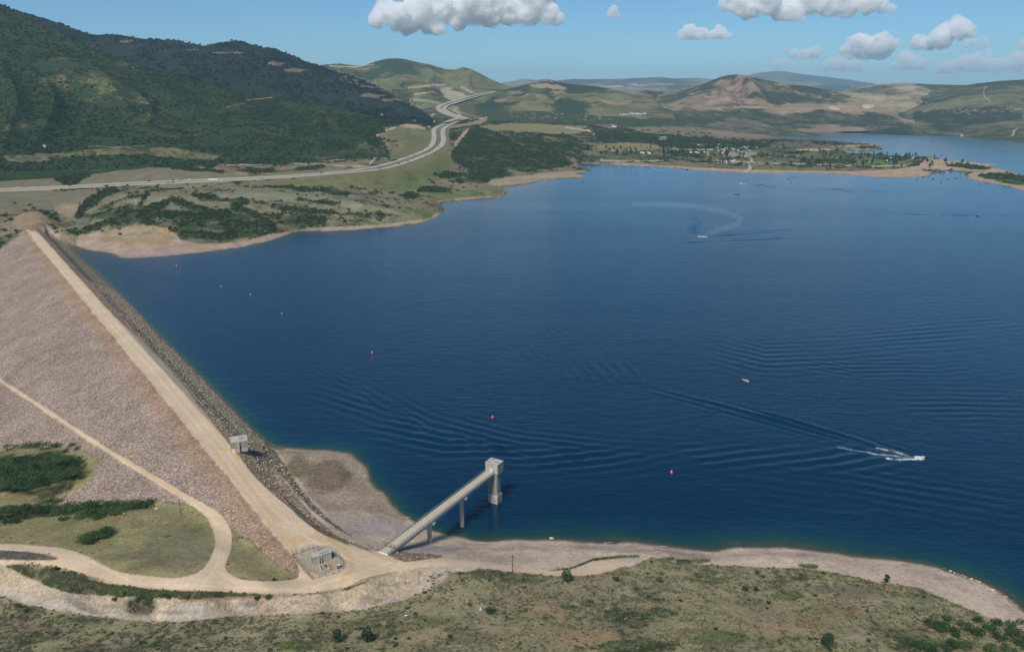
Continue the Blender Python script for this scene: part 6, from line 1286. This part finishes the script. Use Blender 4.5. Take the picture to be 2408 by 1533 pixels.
cloud(17000, [(1705,10,120),(1735,12,190),(1765,15,230),(1800,5,260),(1830,25,190),(1860,20,220),(1880,38,110),(1895,10,200),(1915,-5,280),(1960,0,300),(2000,5,260),(2040,8,200),(2075,15,120),(2095,20,70)], .005, 'wide white cloud cut off by the top edge at the right', 2, base=40)
cloud(24000, [(1606,82,150),(1625,76,220),(1650,82,190),(1675,84,150),(1695,76,200),(1710,86,120),(1640,88,120)], .004, 'low flat cloud in the middle of the sky', 3, base=92)
cloud(22000, [(1437,34,110),(1444,24,130),(1450,36,110)], .004, 'small puff of cloud between the two big clouds', 4, base=42)
cloud(30000, [(1480,91,90)], .002, 'tiny faint puff of cloud', 5)
cloud(30000, [(2165,100,240),(2185,108,260),(2200,92,300),(2220,98,280),(2235,76,320),(2255,70,320),(2258,54,240),(2272,74,220)], .003, 'tall leaning cumulus cloud at the right', 6)
cloud(34000, [(1992,120,320),(2010,104,360),(2035,110,420),(2060,106,420),(2085,112,360),(2070,128,320),(2030,128,320),(2105,104,160)], .0025, 'rounded cumulus cloud left of the tall leaning one', 7)
cloud(36000, [(1850,121,150),(1870,130,240),(1895,130,260),(1915,124,280),(1928,122,160)], .0018, 'ragged cloud left of the rounded cumulus', 8)
cloud(42000, [(1822,152,240),(1838,154,260),(1850,146,180),(1950,156,360),(1975,150,420),(2000,154,360),(2020,160,240)], .0013, 'faint low clouds above the blue mountain', 9)
cloud(42000, [(2115,154,300),(2135,142,420),(2150,150,360),(2168,156,240)], .0015, 'faint cloud low above the tan hills', 10)
cloud(40000, [(2268,104,160),(2285,102,240),(2305,102,260),(2262,118,180)], .001, 'thin wisp of cloud right of the leaning cumulus', 11)
cloud(46000, [(2215,162,360),(2240,160,420),(2270,150,420),(2295,148,480),(2320,155,420),(2350,158,420),(2385,148,480),(2410,140,480),(2420,100,300),(2330,126,200)], .0011, 'low bank of pale cloud at the right edge of the sky', 12)

# ---------------------------------------------------------------- haze
t = NT('haze_air'); pv_ = t.n('ShaderNodeVolumePrincipled'); pv_.inputs['Color'].default_value = (.52, .78, 1, 1); pv_.inputs['Density'].default_value = HAZE if 'HAZE' in globals() else 3.9e-5
pv_.inputs['Anisotropy'].default_value = 0
t.l(pv_.outputs[0], t.out.inputs['Volume'])
bx = np.array([[x, y, z] for x in (-24000, 24000) for y in (-3000, 30000) for z in (-30, 860)], float)
link('haze', mesh_np('haze', bx, [[0, 1, 3, 2], [4, 6, 7, 5], [0, 4, 5, 1], [2, 3, 7, 6], [0, 2, 6, 4], [1, 5, 7, 3]], t.m, False), kind='stuff', label='thin blue summer haze over the valley')

# ---------------------------------------------------------------- sky, sun, camera
SUN_EL, SUN_AZ = 50.0, 205.0      # compass style: 0 = +Y (view direction), clockwise
W = bpy.data.worlds.new('World'); SC.world = W; W.use_nodes = True; wt = W.node_tree
sky = wt.nodes.new('ShaderNodeTexSky'); sky.sky_type = 'NISHITA'; sky.sun_disc = False
sky.sun_elevation = R_(SUN_EL); sky.sun_rotation = R_(SUN_AZ); sky.altitude = 1900; sky.air_density = 1.0; sky.dust_density = 1.3; sky.ozone_density = 2.2
bg = wt.nodes['Background']; mx = wt.nodes.new('ShaderNodeMix'); mx.data_type = 'RGBA'; mx.blend_type = 'MULTIPLY'; mx.inputs[0].default_value = 1; mx.inputs[7].default_value = (.59, .90, 1.08, 1); wt.links.new(sky.outputs[0], mx.inputs[6]); wt.links.new(mx.outputs[2], bg.inputs[0]); bg.inputs[1].default_value = .09
L = bpy.data.lights.new('sun', 'SUN'); L.energy = 4.0; L.angle = R_(14); L.color = (1, .94, .84)
lo = bpy.data.objects.new('sun', L); COL.objects.link(lo)
sd_ = Vector((math.sin(R_(SUN_AZ)) * math.cos(R_(SUN_EL)), math.cos(R_(SUN_AZ)) * math.cos(R_(SUN_EL)), math.sin(R_(SUN_EL))))
lo.rotation_euler = sd_.to_track_quat('Z', 'Y').to_euler(); lo.location = (0, -100, 600)
cam = bpy.data.cameras.new('camera'); co_ = bpy.data.objects.new('camera', cam); COL.objects.link(co_)
cam.sensor_width = 36; cam.lens = 18 / math.tan(R_(33)); cam.clip_start = 1; cam.clip_end = 200000
co_.location = (0, 0, CH); co_.rotation_euler = (R_(90) - TH, 0, 0); SC.camera = co_
SC.view_settings.view_transform = 'Standard'; SC.view_settings.look = 'None'; SC.view_settings.gamma = 1; SC.view_settings.exposure = EXPO if 'EXPO' in globals() else 0
SC.view_settings.use_curve_mapping = False
cy = SC.cycles; cy.use_denoising = True; cy.max_bounces = 32; cy.volume_bounces = 28; cy.diffuse_bounces = 3; cy.glossy_bounces = 3; cy.caustics_reflective = False; cy.caustics_refractive = False
print('done', time.time() - T0)
